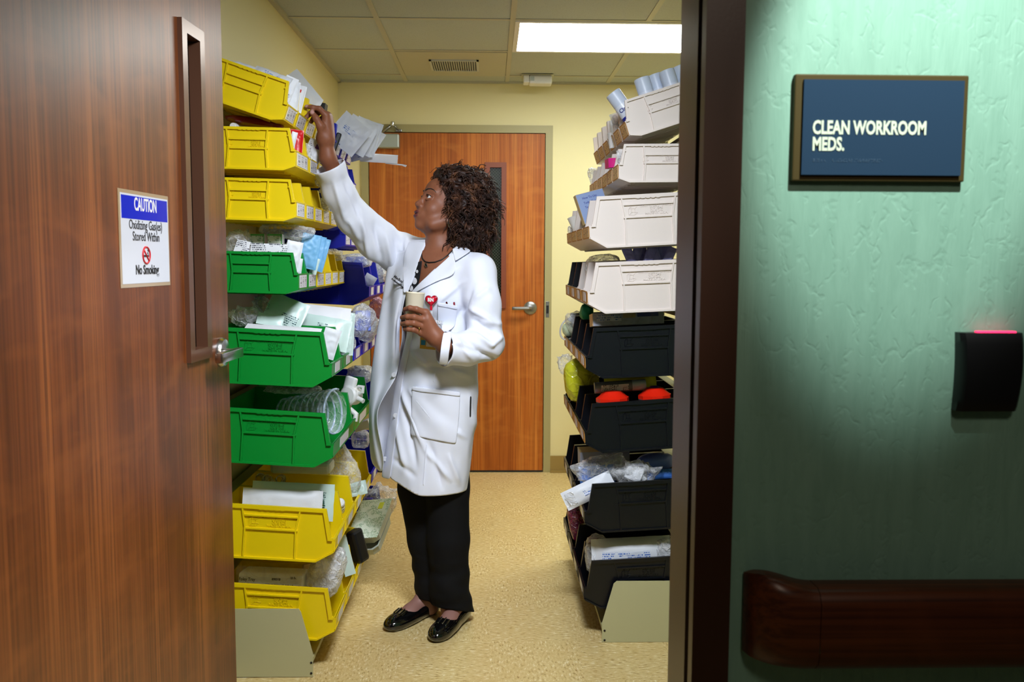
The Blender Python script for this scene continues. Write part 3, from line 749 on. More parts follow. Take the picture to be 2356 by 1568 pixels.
M['dark_red'] = plain('dark_red_bag', srgb(120, 10, 26), .3, grain=.5, gscale=30)
M['lid_red'] = plain('red_lid', srgb(226, 36, 14), .3)
M['purple'] = plain('purple_print', srgb(92, 30, 140), .5)
M['pink'] = plain('pink_acrylic', srgb(214, 30, 130), .2)
M['orange'] = plain('orange_bag', srgb(216, 84, 20), .4)
M['maroon'] = film('maroon_film', srgb(120, 24, 66), 1.1, .25)
M['blue_towel'] = plain('blue_towel', srgb(70, 130, 225), .6, grain=.5, gscale=120)
M['blue_pack'] = plain('blue_pack', srgb(120, 140, 232), .45, grain=.3, gscale=40)
M['green_pack'] = plain('green_pack', srgb(30, 150, 96), .5)
M['carton_green'] = plain('carton_green', srgb(90, 190, 90), .5)
M['carton'] = plain('grey_carton', srgb(170, 176, 196), .5)
M['tan_card'] = plain('tan_cardboard', srgb(196, 170, 120), .6)
M['lilac'] = plain('lilac_gloves', srgb(146, 146, 206), .45, grain=.4, gscale=60)
M['can_grey'] = plain('grey_can_label', srgb(120, 126, 134), .35)
M['can'] = plain('white_can', srgb(214, 222, 236), .32)
M['cap'] = plain('pale_can_cap', srgb(200, 212, 230), .38)
M['tray'] = plain('grey_tray', srgb(186, 192, 178), .45)
M['mask'] = plain('pale_green_mask', srgb(206, 220, 186), .6)
M['bluecup'] = plain('deep_blue', srgb(24, 40, 150), .45)

def F(px, py, Y, roll=0, lean=0, yaw=0):
    m = Matrix.Rotation(R(roll), 3, 'Y') @ Matrix.Rotation(R(yaw), 3, 'Z') @ Matrix.Rotation(R(lean), 3, 'X')
    base_ = Matrix(((1, 0, 0), (0, 0, -1), (0, 1, 0)))          # local x -> X, local y -> Z, local z -> -Y
    r = (m @ base_).to_4x4(); r.translation = at(px, py, Y); return r
def mpp(Y): return Y / FPX
def pouch_fn(w, h, th, seed, wr, bend, curl, fold=0):
    o = Vector((seed * 3.7, seed * 1.3, seed * .77))
    def f(u, v, s):
        uu, vv = min(1, abs(u) / .9), min(1, abs(v) / .93)
        body = max(0, (1 - uu ** 3)) ** .6 * max(0, (1 - vv ** 3)) ** .6
        x, y = u * w / 2, v * h / 2
        n = noise.noise(Vector((x * 22, y * 22, 0)) + o) + .5 * (1 - abs(noise.noise(Vector((x * 45, y * 45, 3)) + o)) * 2) + .4 * noise.noise(Vector((x * 90, y * 90, 7)) + o)
        z = s * th / 2 * body + wr * n * (.35 + .65 * body) + bend * u * u + curl * v * v + fold * u * v
        return Vector((x * (1 + .015 * noise.noise(Vector((v * 3, 0, seed)))), y * (1 + .02 * noise.noise(Vector((u * 3, 5, seed)))), z))
    return f
def pouch(name, label, cat, fr, w, h, th=.012, mat='tyvek', seed=1, wr=.003, bend=0, curl=0, fold=0, prints=(), group=None, n=20):
    t = thing(name, label, cat, group=group); t.matrix_world = fr
    f = pouch_fn(w, h, th, seed, wr, bend, curl, fold); m = MB()
    nu, nv = n, max(8, int(n * h / w)) if h < w * 3 else n
    for s in (1, -1):
        P = [[f(-1 + 2 * i / nu, -1 + 2 * j / nv, s) + Vector((0, 0, .0002 * s)) for j in range(nv + 1)] for i in range(nu + 1)]
        m.grid(P if s > 0 else P[::-1])
    m.build('wrapper', M[mat], t, True, uv=mat.startswith('print'))
    for (u0, u1, v0, v1, pm) in prints:
        g_ = MB(); a, b = 10, 8
        g_.grid([[f(u0 + (u1 - u0) * i / a, v0 + (v1 - v0) * j / b, 1) + Vector((0, 0, .0012)) for j in range(b + 1)] for i in range(a + 1)])
        g_.build('printed_panel', M[pm], t, True, uv=True)
    return t
def bag(name, label, cat, fr, sx, sy, sz, mat='film', seed=1, amp=.28, sub=4, spikes=0.0, inner=None, group=None):
    """a loose, crumpled bag; sx along the picture, sy upright, sz deep"""
    t = thing(name, label, cat, group=group); t.matrix_world = fr
    def blob(k, sub, amp, sd, flat=1.0):
        bm = bmesh.new(); bmesh.ops.create_icosphere(bm, subdivisions=sub, radius=1)
        o = Vector((sd * 2.1, sd * 5.3, sd * .9))
        for v in bm.verts:
            p = v.co.copy()
            q = Vector((math.copysign(abs(p.x) ** .72, p.x), math.copysign(abs(p.y) ** .72, p.y), math.copysign(abs(p.z) ** .8, p.z)))
            d1 = noise.voronoi(p * 1.5 + o)[0]; d2 = noise.voronoi(p * 3.3 + o * .7)[0]
            s = 1 + amp * (.55 * noise.noise(p * 1.3 + o) + .95 * (d1[1] - d1[0] - .35) * -.75 + .42 * (d2[1] - d2[0] - .3) * -.8 + .14 * (1 - abs(noise.noise(p * 9.0 + o)) * 2))
            if spikes: s += spikes * max(0, noise.noise(p * 3.1 + o * 1.7) - .18) * 1.8 * (1 if p.y > -.1 else .2)
            v.co = Vector((q.x * sx / 2 * s, q.y * sy / 2 * s, q.z * sz / 2 * s)) * k
        bm.verts.index_update()
        m = MB().add([v.co[:] for v in bm.verts], [[v.index for v in f_.verts] for f_ in bm.faces]); bm.free(); return m
    blob(1, sub, amp, seed).build('wrapper', M[mat], t, True)
    rg = random.Random(seed)
    for k in range(4 if inner else 0):
        q = Matrix.Translation((sx * rg.uniform(-.16, .16), sy * rg.uniform(-.16, .16), sz * rg.uniform(-.12, .12))) @ Matrix.Rotation(rg.uniform(-.7, .7), 4, 'Z') @ Matrix.Rotation(rg.uniform(-.5, .5), 4, 'X') @ Matrix.Rotation(rg.uniform(-.5, .5), 4, 'Y')
        a, b, c = sx * rg.uniform(.24, .34), sy * rg.uniform(.22, .34), sz * rg.uniform(.04, .12)
        MB().rbox((-a, -b, -c), (a, b, c), min(a, b, c) * .5, q, 3).build('wrapped_item', M[inner if k != 1 or inner == 'gown' else 'tyvek'], t, True)
    return t
def carton(name, label, cat, fr, w, h, d, mat, face=None, side=None, bands=(), group=None, r=.0012):
    t = thing(name, label, cat, group=group); t.matrix_world = fr
    MB().rbox((-w / 2, -h / 2, -d), (w / 2, h / 2, 0), r).build('box_body', M[mat], t)
    if face: MB().box((-w / 2 + .002, -h / 2 + .002, .0001), (w / 2 - .002, h / 2 - .002, .0006)).build('printed_front', M[face], t, uv=True)
    for (x0, x1, y0, y1, pm) in bands:
        MB().box((x0 * w / 2, y0 * h / 2, .0004), (x1 * w / 2, y1 * h / 2, .0011)).build('colour_band', M[pm], t, uv=True)
    return t

# --- first rack, top tilted row
e = mpp(2.9)
pouch('gauze_packet', 'white packet with faint pink mark lying on the top tilted yellow bin', 'packet', F(556, 158, 2.87, 16, -58), .105, .07, .02, 'tyvek', 2, .004, prints=((-.3, .1, -.3, 0, 'pink_pr'),) if 0 else ())
pouch('gauze_packet', 'flat white packet lying across the top tilted yellow bin nearer the aisle', 'packet', F(622, 178, 2.86, 20, -55), .12, .08, .02, 'tyvek', 3, .004, prints=((-.4, .5, -.4, .2, 'print_blue'),))
pouch('sterile_pouch', 'stiff white pouch standing corner up above the reaching hand', 'pouch', F(696, 206, 3.36, 50, -18), .145, .07, .008, 'tyvek', 4, .002)
pouch('sterile_pouch', 'white pouch wedged upright at the front of the first top bin', 'pouch', F(672, 222, 2.92, 10, -8, 25), .045, .10, .008, 'tyvek', 5, .003)
pouch('sterile_pouch', 'white pouch leaning between the first and second top yellow bins', 'pouch', F(660, 215, 2.90, 22, -6, 15), .04, .11, .006, 'tyvek', 6, .003, prints=((-.5, .5, -.2, .3, 'print_blue'),))
pouch('sterile_pouch', 'white pouch with red mark in the second top yellow bin', 'pouch', F(684, 230, 2.98, 14, -8, 10), .042, .10, .008, 'tyvek', 7, .003, prints=((-.3, .3, .5, .7, 'red'),))
pouch('sterile_pouch', 'white pouch touched by the fingertips in the third top bin', 'pouch', F(708, 246, 3.30, 28, -8), .075, .10, .008, 'tyvek', 8, .003, prints=((-.5, .5, -.4, .2, 'print'),))
carton('dark_carton', 'small dark brown carton standing behind the reaching hand', 'box', F(738, 256, 3.46, 8), .028, .066, .05, 'black')
# second row
bag('red_bag', 'dark red folded bag in the gap under the top tilted bins', 'bag', F(585, 282, 2.90, 8), .17, .026, .10, 'dark_red', 3, .2)
b = thing('capped_bottle', 'small white capped bottle peeping out of the second row yellow bin', 'bottle'); b.matrix_world = F(540, 292, 2.86, 60, 0)
MB().lathe([(0, -.03), (.011, -.03), (.012, -.026), (.012, .004), (.009, .008), (0, .008)], 20).build('bottle_body', M['white'], b, True, 40)
MB().lathe([(.0095, .008), (.0105, .009), (.0105, .02), (.009, .022), (0, .022)], 20).build('cap', M['white'], b, True, 40)
pouch('red_pouch', 'bright red pouch standing in the second row yellow bin', 'pouch', F(681, 336, 2.93, 6, -4, 12), .042, .105, .012, 'red', 9, .003)
pouch('small_packet', 'white packet stuck beside the red pouch', 'packet', F(672, 334, 2.88, 14, 0, 20), .018, .085, .006, 'tyvek', 10, .002)
bag('clear_bag', 'small clear bag of pink and white parts beside the red pouch', 'bag', F(703, 354, 3.03), .035, .065, .03, 'film_thick', 5, .35, inner='tyvek')
pouch('printed_pouch', 'white pouch with purple printed block below the reaching wrist', 'pouch', F(722, 350, 3.14, 24, -6), .06, .085, .02, 'tyvek', 12, .004, prints=((.0, .85, .3, .75, 'purple'), (-.8, -.1, .4, .7, 'print')))
carton('small_carton', 'small white printed carton behind the wrist in the second row', 'box', F(738, 376, 3.24, 4), .03, .055, .04, 'white', 'print')
bag('clear_bag', 'crumpled clear bag at the cuff of the raised sleeve', 'bag', F(736, 408, 3.2), .03, .06, .04, 'film_thick', 8, .3)
# third row
carton('small_carton', 'small white and blue carton standing in the third row yellow bin', 'box', F(744, 452, 3.30, 3), .034, .05, .05, 'white', None, bands=((-1, 1, -.2, .5, 'bluecup'),))
bag('clear_bag', 'coiled tubing in a clear bag in the third row', 'bag', F(746, 472, 3.28), .035, .05, .05, 'film_thick', 9, .3)
pouch('sterile_pouch', 'white and blue pouch leaning in the fifth yellow bin', 'pouch', F(768, 480, 3.46, 18, -6), .035, .08, .006, 'tyvek', 13, .002, prints=((-.7, .7, -.5, .5, 'print_blue'),))
bag('clear_bag', 'clear bag hanging in the gap under the third row', 'bag', F(662, 532, 2.98, 4), .16, .045, .10, 'film', 11, .3)
# fourth row
for k, (x, lab) in enumerate(((591, 'green edged white carton nearer the open door, standing in green bin'), (632, 'green edged white carton nearer the aisle, standing in green bin'))):
    carton('medicine_carton', lab, 'box', F(x, 568, 2.91, 0, -4), .047, .085, .035, 'white', None, group='green edged cartons', bands=((-.95, .95, .3, .85, 'print_green'), (-.98, .98, .86, .98, 'carton_green'), (.86, 1.0, -1, 1, 'carton_green')))
pouch('leaflet', 'folded pinkish leaflet lying tilted in the fourth row green bin', 'leaflet', F(572, 572, 2.85, 14, -20), .085, .045, .003, 'print', 14, .001)
pouch('leaflet', 'flat printed leaflet standing in front of the green edged cartons', 'leaflet', F(618, 578, 2.84, 2, -14), .115, .05, .003, 'print', 15, .001)
bag('clear_bag', 'crumpled clear bag beside the open door in the fourth row', 'bag', F(549, 560, 2.90), .07, .075, .07, 'film', 12, .32, spikes=.4)
pouch('sterile_pouch', 'tall white pouch leaning on the front of first green bin', 'pouch', F(673, 594, 2.87, 12, -4, 18), .05, .11, .01, 'tyvek', 16, .003)
pouch('small_packet', 'small white slip hanging over the first green bin front', 'packet', F(688, 612, 2.90, 8, 0, 30), .02, .05, .004, 'tyvek', 17, .001)
for k, (x, y, Yd, lab) in enumerate(((712, 578, 2.98, 'light blue mask pouch closest to the white pouch in the second green bin'), (722, 580, 3.03, 'middle one of three light blue mask pouches'), (731, 584, 3.08, 'light blue mask pouch closest to the yellow bins'))):
    pouch('mask_pouch', lab, 'pouch', F(x, y, Yd, 12 + 2 * k, -4, 10), .062, .115, .012, 'sky', 18 + k, .004, bend=.008, group='light blue mask pouches')
bag('clear_bag', 'shiny clear bag draped over the light blue pouches', 'bag', F(688, 574, 3.02), .075, .08, .07, 'film', 14, .34, spikes=.3)
pouch('small_packet', 'small white packet at the front of second green bin', 'packet', F(724, 612, 3.01, 16, 0, 20), .024, .055, .004, 'mint', 22, .001)
bag('clear_bag', 'clear bag on the deep blue bins nearest the yellow row', 'bag', F(766, 586, 3.57), .07, .042, .08, 'film_thick', 15, .35)
bag('wrapped_supplies', 'white and blue wrapped supplies heaped on the deep blue bins', 'bag', F(818, 600, 3.80), .13, .055, .12, 'film_thick', 16, .3, inner='blue_pack')
bag('white_bag', 'white plastic bag standing in the farthest deep blue bin', 'bag', F(873, 624, 4.228), .062, .10, .09, 'film_thick', 17, .32, inner='tyvek')
pouch('small_packet', 'torn white packet on the front edge of the deep blue bin', 'packet', F(850, 645, 3.82, 30), .05, .05, .008, 'tyvek', 23, .004)
# fifth row
pouch('dressing_pouch', 'large white pouch with its corner raised in the upper green bin', 'pouch', F(656, 722, 2.96, 22, -22), .13, .115, .02, 'mint', 24, .005, prints=((-.1, .75, -.75, .0, 'print_teal'),))
pouch('dressing_pouch', 'long cream pouch lying along the back of the upper green bin', 'pouch', F(728, 728, 3.08, 6, -24), .23, .085, .022, 'paper', 25, .004)
pouch('dressing_pouch', 'mint pouch drooping over the aisle end of the upper green bin', 'pouch', F(746, 764, 3.04, 10, -16), .17, .11, .02, 'mint', 26, .005, bend=-.01, prints=((-.3, .1, -.1, .5, 'print_teal'),))
pouch('dressing_pouch', 'pale pouch hanging out at the front of the second green bin', 'pouch', F(798, 768, 3.14, 4, -6, 12), .05, .15, .014, 'mint', 27, .004)
pouch('small_packet', 'white folded slip tucked in the corner of the upper green bin', 'packet', F(758, 790, 2.92, 18, -4, 20), .055, .10, .006, 'tyvek', 28, .003)
pouch('sterile_pouch', 'white paper sheet lying just under the rim of the upper green bin', 'pouch', F(650, 760, 2.86, 4, -70), .24, .07, .006, 'paper', 29, .002)
bag('clear_bag', 'crumpled clear bag beside the door lever in the upper green bin', 'bag', F(566, 728, 2.93), .08, .06, .08, 'film', 18, .34, spikes=.45)
bag('clear_bag', 'clear curled wrapper between the door and the raised white pouch', 'bag', F(610, 712, 2.98, -30), .05, .085, .05, 'film', 19, .3, spikes=.3)
pouch('small_packet', 'pale blue folded packet lying before the raised white pouch', 'packet', F(622, 735, 2.90, 8, -30), .085, .04, .006, 'mint', 30, .002)
bag('wrapped_supplies', 'blue and white wrapped supplies in the first blue bin of the fifth row', 'bag', F(828, 738, 3.345, 30), .085, .12, .10, 'film_thick', 20, .3, inner='blue_pack')
bag('clear_bag', 'clear bag of white parts in the second blue bin of the fifth row', 'bag', F(846, 752, 3.566, 20), .075, .105, .09, 'film_thick', 21, .34, inner='tyvek')
bag('pink_bag', 'pink plastic bag drooping over the far blue bins', 'bag', F(862, 732, 3.79, 25), .085, .165, .11, 'film_pink', 22, .3)
bag('clear_bag', 'small clear bag on the third bin front in the fifth row', 'bag', F(810, 788, 3.22), .025, .045, .03, 'film_thick', 23, .3)
# sixth row: coiled tubing and the canister lid
t = thing('tubing_coil', 'coil of clear tubing lying in the lower green bin', 'tubing'); 
m = MB(); pts = []
N = 230; turns = 8.3
c0, c1 = at(652, 948, 3.06), at(774, 946, 2.98)
for i in range(N + 1):
    s = i / N; a = 2 * math.pi * turns * s
    r_ = .046 + .030 * min(1, s * 1.05)
    p = c0.lerp(c1, s); ax = Vector((.86, -.42, .05)).normalized(); u = ax.cross(Vector((0, 0, 1))).normalized(); v = u.cross(ax)
    pts.append(p + (u * math.cos(a) * .80 + v * math.sin(a)) * r_)
M['tubing'] = plain('clear_tubing', srgb(170, 196, 226), .08, alpha=1) if 0 else film('clear_tubing', srgb(200, 220, 240), .8, .05, 20, .05)
m.tube(pts, .0036, 8); m.build('coiled_tube', M['tubing'], t, True)
m = MB(); P = []
for i in range(17):
    s = i / 16; r_ = (.046 + .030 * s) * .97; p = c0.lerp(c1, s); ring_ = []
    for k in range(33):
        a = 2 * math.pi * k / 32; ring_.append(p + (u * math.cos(a) * .80 + v * math.sin(a)) * r_ * (1 + .03 * noise.noise(Vector((s * 9, math.cos(a) * 2, math.sin(a) * 2)))))
    P.append(ring_)
m.grid(P).build('clear_sleeve', film('thin_clear_sleeve', (.9, .95, 1, 1), .28, .06, 30, .6), t, True)
t = thing('canister_lid', 'white suction canister lid with spouts standing in the lower green bin', 'canister lid'); t.matrix_world = F(802, 914, 3.30, 14, 0, -28)
m = MB(); m.rbox((-.030, -.075, -.012), (.018, .078, .012), .008, seg=3); m.lathe([(0, -.03), (.034, -.03), (.036, -.026), (.036, .016), (.030, .022), (0, .024)], 28, Matrix.Translation((.006, .01, 0)), False); m.build('lid_body', M['white'], t, True, 40)
m = MB(); m.tube([(.03, .05, .0), (.052, .056, 0), (.054, .036, 0), (.042, .028, 0)], .007, 10); m.tube([(.03, .01, 0), (.068, .006, 0)], .009, 10); m.tube([(.02, -.04, 0), (.05, -.05, 0), (.052, -.075, 0)], .010, 10); m.build('spout', M['white'], t, True, 40)
MB().lathe([(.006, 0), (.013, .0), (.013, .016), (.006, .016)], 18, Matrix.Translation((-.008, -.078, .01)), False).build('port_ring', M['white'], t, True, 40)
bag('clear_bag', 'clear bag of small white tubes resting under the upper green bin', 'bag', F(672, 893, 3.10), .18, .03, .10, 'film_thick', 24, .3)
bag('white_bag', 'cloudy white bag behind the coat in the sixth row', 'bag', F(828, 860, 3.79), .10, .07, .09, 'film_thick', 25, .3, inner='tyvek')
carton('slotted_tray', 'white slotted tray edge sticking out at the far green bin', 'tray', F(832, 980, 3.72, -18), .065, .035, .05, 'white')
bag('clear_bag', 'clear printed bag above the yellow bins at the coat hem', 'bag', F(830, 1010, 3.8), .07, .07, .08, 'film', 26, .3)
# seventh row
carton('tissue_pack', 'white quilted tissue pack above the yellow bins', 'tissue pack', F(690, 1078, 3.16, 1), .215, .042, .10, 'tyvek', r=.012)
bag('clear_bag', 'long clear crumpled bag falling between green and yellow bins', 'bag', F(788, 1068, 3.345, -26), .08, .20, .085, 'film', 27, .34, spikes=.4)
pouch('sterile_pouch', 'crinkled white pouch at the aisle edge of the yellow row', 'pouch', F(822, 1124, 3.36, -14, -30), .075, .055, .012, 'mint', 31, .006)
pouch('catheter_pouch', 'mint pouch with green upright lettering in the middle yellow bin', 'pouch', F(674, 1152, 2.97, 3, -6), .275, .125, .016, 'mint', 32, .005, prints=((.66, .8, -.5, .7, 'print_teal'), (-.75, .5, .35, .6, 'print_teal')))
MB().text("Rayst Latex 4", .010, F(742, 1132, 2.955, 88, -6), .0004, 'LEFT', .9, .0003).build('pouch_lettering', plain('green_ink', srgb(20, 90, 80), .5), None)
o = bpy.data.objects['pouch_lettering']; par = [x for x in bpy.data.objects if x.get('label', '').startswith('mint pouch with green upright')][0]
bpy.context.view_layer.update(); mw = o.matrix_world.copy(); o.parent = par; o.matrix_parent_inverse = par.matrix_world.inverted()
pouch('catheter_pouch', 'long white clear fronted pouch at the near side of the middle yellow bin', 'pouch', F(650, 1155, 2.88, 3, -10), .26, .085, .022, 'tyvek', 33, .005)
t = thing('medicine_bottle', 'clear bottle with white cap tipped in the second yellow bin', 'bottle'); t.matrix_world = F(782, 1160, 3.12, 12, -40)
MB().lathe([(0, -.05), (.016, -.05), (.018, -.046), (.018, -.006), (.013, .0), (0, .0)], 24).build('bottle_body', M['film_thick'], t, True, 40)
MB().lathe([(.0, 0), (.0165, 0), (.0175, .003), (.0175, .018), (.015, .021), (.008, .0195), (0, .0195)], 28, None, False).build('cap', M['white'], t, True, 40)
for k, (x, y, rl, lab) in enumerate(((598, 1100, 50, 'clear plastic cup lying nearest the door in the yellow row'), (618, 1104, -20, 'clear plastic cup with its ring upward behind the white pouch'), (645, 1102, 60, 'clear plastic cup lying behind the mint pouch'))):
    t = thing('plastic_cup', lab, 'cup', group='clear plastic cups'); t.matrix_world = F(x, y, 3.12, rl, -30)
    MB().lathe([(.010, -.03), (.012, -.03), (.016, .012), (.0175, .013), (.0175, .016), (.0155, .016), (.011, -.028)], 20, None, False).build('cup_wall', M['film_thick'], t, True, 40)
bag('clear_bag', 'large clear bag with dark flecks bulging into the aisle by the trousers', 'bag', F(872, 1158, 3.92, 20), .125, .15, .14, 'film', 28, .34, spikes=.3)
# lowest row
bx = thing('foley_tray', 'white wrapped catheter tray with printed label in lowest yellow bin', 'tray pack'); bx.matrix_world = F(622, 1338, 2.875, 3, -8)
MB().rbox((-.107, -.07, -.11), (.107, .028, 0), .012, seg=3).build('tray_box', M['tyvek'], bx)
f = MB(); f.text('Foley Tray', .0145, Matrix.Translation((-.103, .001, .0006)), .0003, 'LEFT', .85, .0003); f.text('898318', .0105, Matrix.Translation((.004, .006, .0006)), .0003, 'LEFT', .9, .0003); f.text('18 Fr.', .0105, Matrix.Translation((.063, .012, .0006)), .0003, 'LEFT', .9, .0003)
f.build('label_lettering', M['ink'], bx)
MB().box((-.10, -.022, .0001), (.095, -.004, .0006)).build('printed_panel', M['print'], bx, uv=True)
f = pouch_fn(.225, .13, .01, 41, .004, 0, 0); m = MB().grid([[f(-1 + i / 12, -1 + j / 8, 1) + Vector((0, -.015, .003)) for j in range(17)] for i in range(25)]); m.build('clear_wrap', film('clear_tray_wrap', (1, 1, 1, 1), .14, .1, 30, .5), bx, True)
bag('white_bag', 'white plastic bag of packs leaning out of the lowest yellow bin', 'bag', F(752, 1312, 2.925, 18), .110, .170, .10, 'film_thick', 29, .22, inner='tyvek')
carton('flat_carton', 'grey card edge between the tray pack and the white bag', 'box', F(700, 1326, 3.0, 14, 0, 55), .03, .09, .008, 'tan_card')
t = thing('mint_folder', 'mint paper edge standing before the black case', 'folder'); t.matrix_world = F(795, 1278, 3.20, -14, 0, 20)
MB().box((-.02, -.075, -.004), (.02, .075, 0)).build('folder_sheet', M['mint'], t)
carton('black_case', 'black rounded case standing in the third lowest yellow bin', 'case', F(812, 1262, 3.34, -14, 0, -30), .045, .13, .06, 'black', r=.012)
def tray(label, px, py, Y, roll):
    t = thing('procedure_tray', label, 'tray', group='grey procedure trays'); t.matrix_world = F(px, py, Y, roll, -62, -18)
    m = MB(); a, b_, d_ = .068, .105, .04; r = []
    for (k, z) in ((1.0, 0), (.93, 0), (.80, -d_), ):
        r.append((a * k, b_ * k, z))
    def rect(x, y, z, c=.02): return [(x - c, -y, z), (x, -y + c, z), (x, y - c, z), (x - c, y, z), (-x + c, y, z), (-x, y - c, z), (-x, -y + c, z), (-x + c, -y, z)]
    rings = [rect(a, b_, -.003), rect(a, b_, 0), rect(a * .92, b_ * .95, 0), rect(a * .80, b_ * .86, -d_)]
    vs = [p for q in rings for p in q]; fs = [(i * 8 + k, i * 8 + (k + 1) % 8, i * 8 + 8 + (k + 1) % 8, i * 8 + 8 + k) for i in range(3) for k in range(8)] + [tuple(range(24, 32))]
    m.add(vs, fs); ou = [rect(a * .92, b_ * .95, -.003), rect(a * .82, b_ * .88, -d_ - .002)]
    vs = [p for q in ou for p in q]; m.add(vs, [(k, k + 8, (k + 1) % 8 + 8, (k + 1) % 8) for k in range(8)] + [tuple(range(15, 7, -1))])
    m.build('tray_shell', M['tray'], t); return t
t = tray('grey moulded tray with printed paper lid, topmost of the two', 850, 1192, 3.50, -9)
MB().box((-.068, -.105, .0004), (.068, .105, .0012)).build('paper_lid', M['print_green'], t, uv=True)
MB().box((.02, .05, .0013), (.04, .085, .0018)).build('yellow_sticker', plain('yellow_sticker', srgb(226, 232, 70), .5), t)
tray('grey moulded tray lying under the printed lid tray', 850, 1219, 3.52, -9)
# blue far bay, top rows: a fan of white mask pouches and syringes
fan = [(803, 308, 40, .135, .135, 'print_blue', 'pointed white mask pouch nearest the reaching wrist'), (824, 312, 30, .125, .14, 'print_blue', 'white mask pouch with blue print in front of the fan'), (838, 314, 22, .105, .15, None, 'third white mask pouch in the fan over the blue bins'), (847, 318, 18, .095, .15, None, 'fourth white mask pouch in the fan, beside the closer box'), (852, 324, 34, .09, .12, None, 'outermost rounded white mask pouch in front of the closer box')]
for k, (x, y, rl, w_, h_, pm, lab) in enumerate(fan):
    pouch('mask_pouch', lab, 'pouch', F(x, y, 3.75 + .09 * k, rl, -8, 8), w_, h_, .022, 'tyvek', 50 + k, .007, bend=.012, fold=.01, prints=((-.5, .3, -.05, .3, pm),) if pm else (), group='white mask pouches over the blue bins')
pouch('syringe_pouch', 'long clear fronted syringe pouch sticking out before the far door', 'pouch', F(872, 364, 4.02, 3, -20), .165, .042, .012, 'paper', 60, .002)
pouch('syringe_pouch', 'blue printed pouch end lying under the white mask pouches', 'pouch', F(832, 356, 3.98, -14, -20), .10, .045, .01, 'tyvek', 61, .003, prints=((-.6, .7, -.5, .5, 'print_blue'),))
t = thing('plastic_spatula', 'thin white flared stick at the end of the syringe pouch', 'stick'); t.matrix_world = F(915, 378, 4.02, 6)
MB().box((-.055, -.003, -.0012), (.02, .003, 0)).prism([(.02, -.0035), (.036, -.008), (.041, .001), (.02, .003)], 0, .0012, Matrix.Rotation(R(-90), 4, 'X') if 0 else Matrix(((1, 0, 0, 0), (0, 0, 1, 0), (0, -1, 0, 0), (0, 0, 0, 1)))).build('stick_body', M['white'], t)
carton('black_case', 'black open case standing in the first tilted blue bin', 'case', F(774, 326, 3.66, 20, 0, 10), .02, .075, .07, 'black', r=.004)

# --- second rack, ivory rows
def spray_can(label, fr, L=.15, r=.0275, body='can', lettering=None, group=None, cap='cap'):
    t = thing('spray_can', label, 'spray can', group=group); t.matrix_world = fr
    MB().lathe([(0, -L), (r, -L), (r, -.055), (r * .97, -.051), (r * .97, -.049), (0, -.049)], 32, None, False).build('can_body', M[body], t, True, 40)
    MB().lathe([(r * .98, -.049), (r * .985, -.004), (r * .96, 0), (r * .90, -.0012), (0, -.0015)], 32, None, False).build('cap', M[cap], t, True, 40)
    if lettering:
        m = MB(); tm = MB().text(lettering[0], lettering[1], Matrix.Identity(4), .0003, 'CENTER', 1, .0005)
        a0 = lettering[2]
        m.add([((r + .0004) * math.cos(a0 + p[0] / r), (r + .0004) * math.sin(a0 + p[0] / r), -.055 - lettering[3] + p[1]) for p in tm.v], tm.f)
        m.build('can_lettering', M['ink_blue'], t)
    return t
def CF(px, py, Y, roll=0, lean=0):
    """local z points up along the can"""
    r = (Matrix.Rotation(R(roll), 3, 'Y') @ Matrix.Rotation(R(lean), 3, 'X')).to_4x4(); r.translation = at(px, py, Y); return r
for k, (x, y, lab) in enumerate(((1476, 181, 'upright white spray can closest to the tipped one'), (1505, 173, 'second upright spray can in the top ivory bin'), (1533, 163, 'third upright spray can in the top ivory bin'), (1563, 153, 'upright spray can closest to the door frame'))):
    spray_can(lab, CF(x, y, 3.085 + .062 * (k % 2), -18, -4), lettering=('Sani Clear', .011, R(-100), .010), group='white spray cans in the top ivory bin')
spray_can('white spray can tipped over the front of the top ivory bin', CF(1410, 214, 3.11, -36, -4), lettering=('Claur', .019, R(-98), .020))
b = MB(); t = [o for o in bpy.data.objects if o.get('label', '').startswith('white spray can tipped')][0]
MB().lathe([(.0278, -.152), (.0278, -.092)], 32, None, False).build('blue_band', M['bluecup'], t, True)
bag('orange_bag', 'small orange bag behind the tipped spray can', 'bag', F(1434, 272, 3.24), .03, .05, .05, 'orange', 31, .25)
pouch('sterile_pouch', 'bluish clear pouch standing in the second top ivory bin', 'pouch', F(1417, 282, 3.34, -20), .03, .07, .02, 'film_thick', 34, .003)
for k, (x, y, Yd, lab) in enumerate(((1408, 282, 3.46, 'small white tube in the third top ivory bin'), (1404, 310, 3.40, 'small white tube at the third ivory label'))):
    t = thing('plastic_tube', lab, 'tube', group='small white tubes'); t.matrix_world = CF(x, y, Yd, -8)
    MB().lathe([(0, -.05), (.010, -.05), (.010, .006), (.008, .008), (0, .008)], 16, None, False).build('tube_body', M['white'], t, True, 40)
t = carton('acrylic_box', 'small clear pink box in the second row ivory bin', 'box', F(1412, 374, 3.20, -3, 0, 8), .038, .034, .05, 'pink', r=.002)
pouch('clear_pouch', 'clear pouch end beside the pink box', 'pouch', F(1427, 362, 3.14, -8), .022, .05, .01, 'film_thick', 35, .002)
bag('clear_bag', 'crumpled clear bag in the farthest second row ivory bin', 'bag', F(1368, 408, 3.95, -20), .045, .085, .06, 'film_thick', 32, .35)
t = carton('thermometer_box', 'tilted light blue box with handwritten instructions in ivory bin', 'box', F(1366, 474, 3.34, -16, -8, 18), .115, .115, .022, 'tan_card', None)
MB().box((-.056, -.056, .0002), (.056, .056, .0008)).build('blue_face', plain('pale_blue_card', srgb(150, 172, 214), .45), t)
hw = MB()
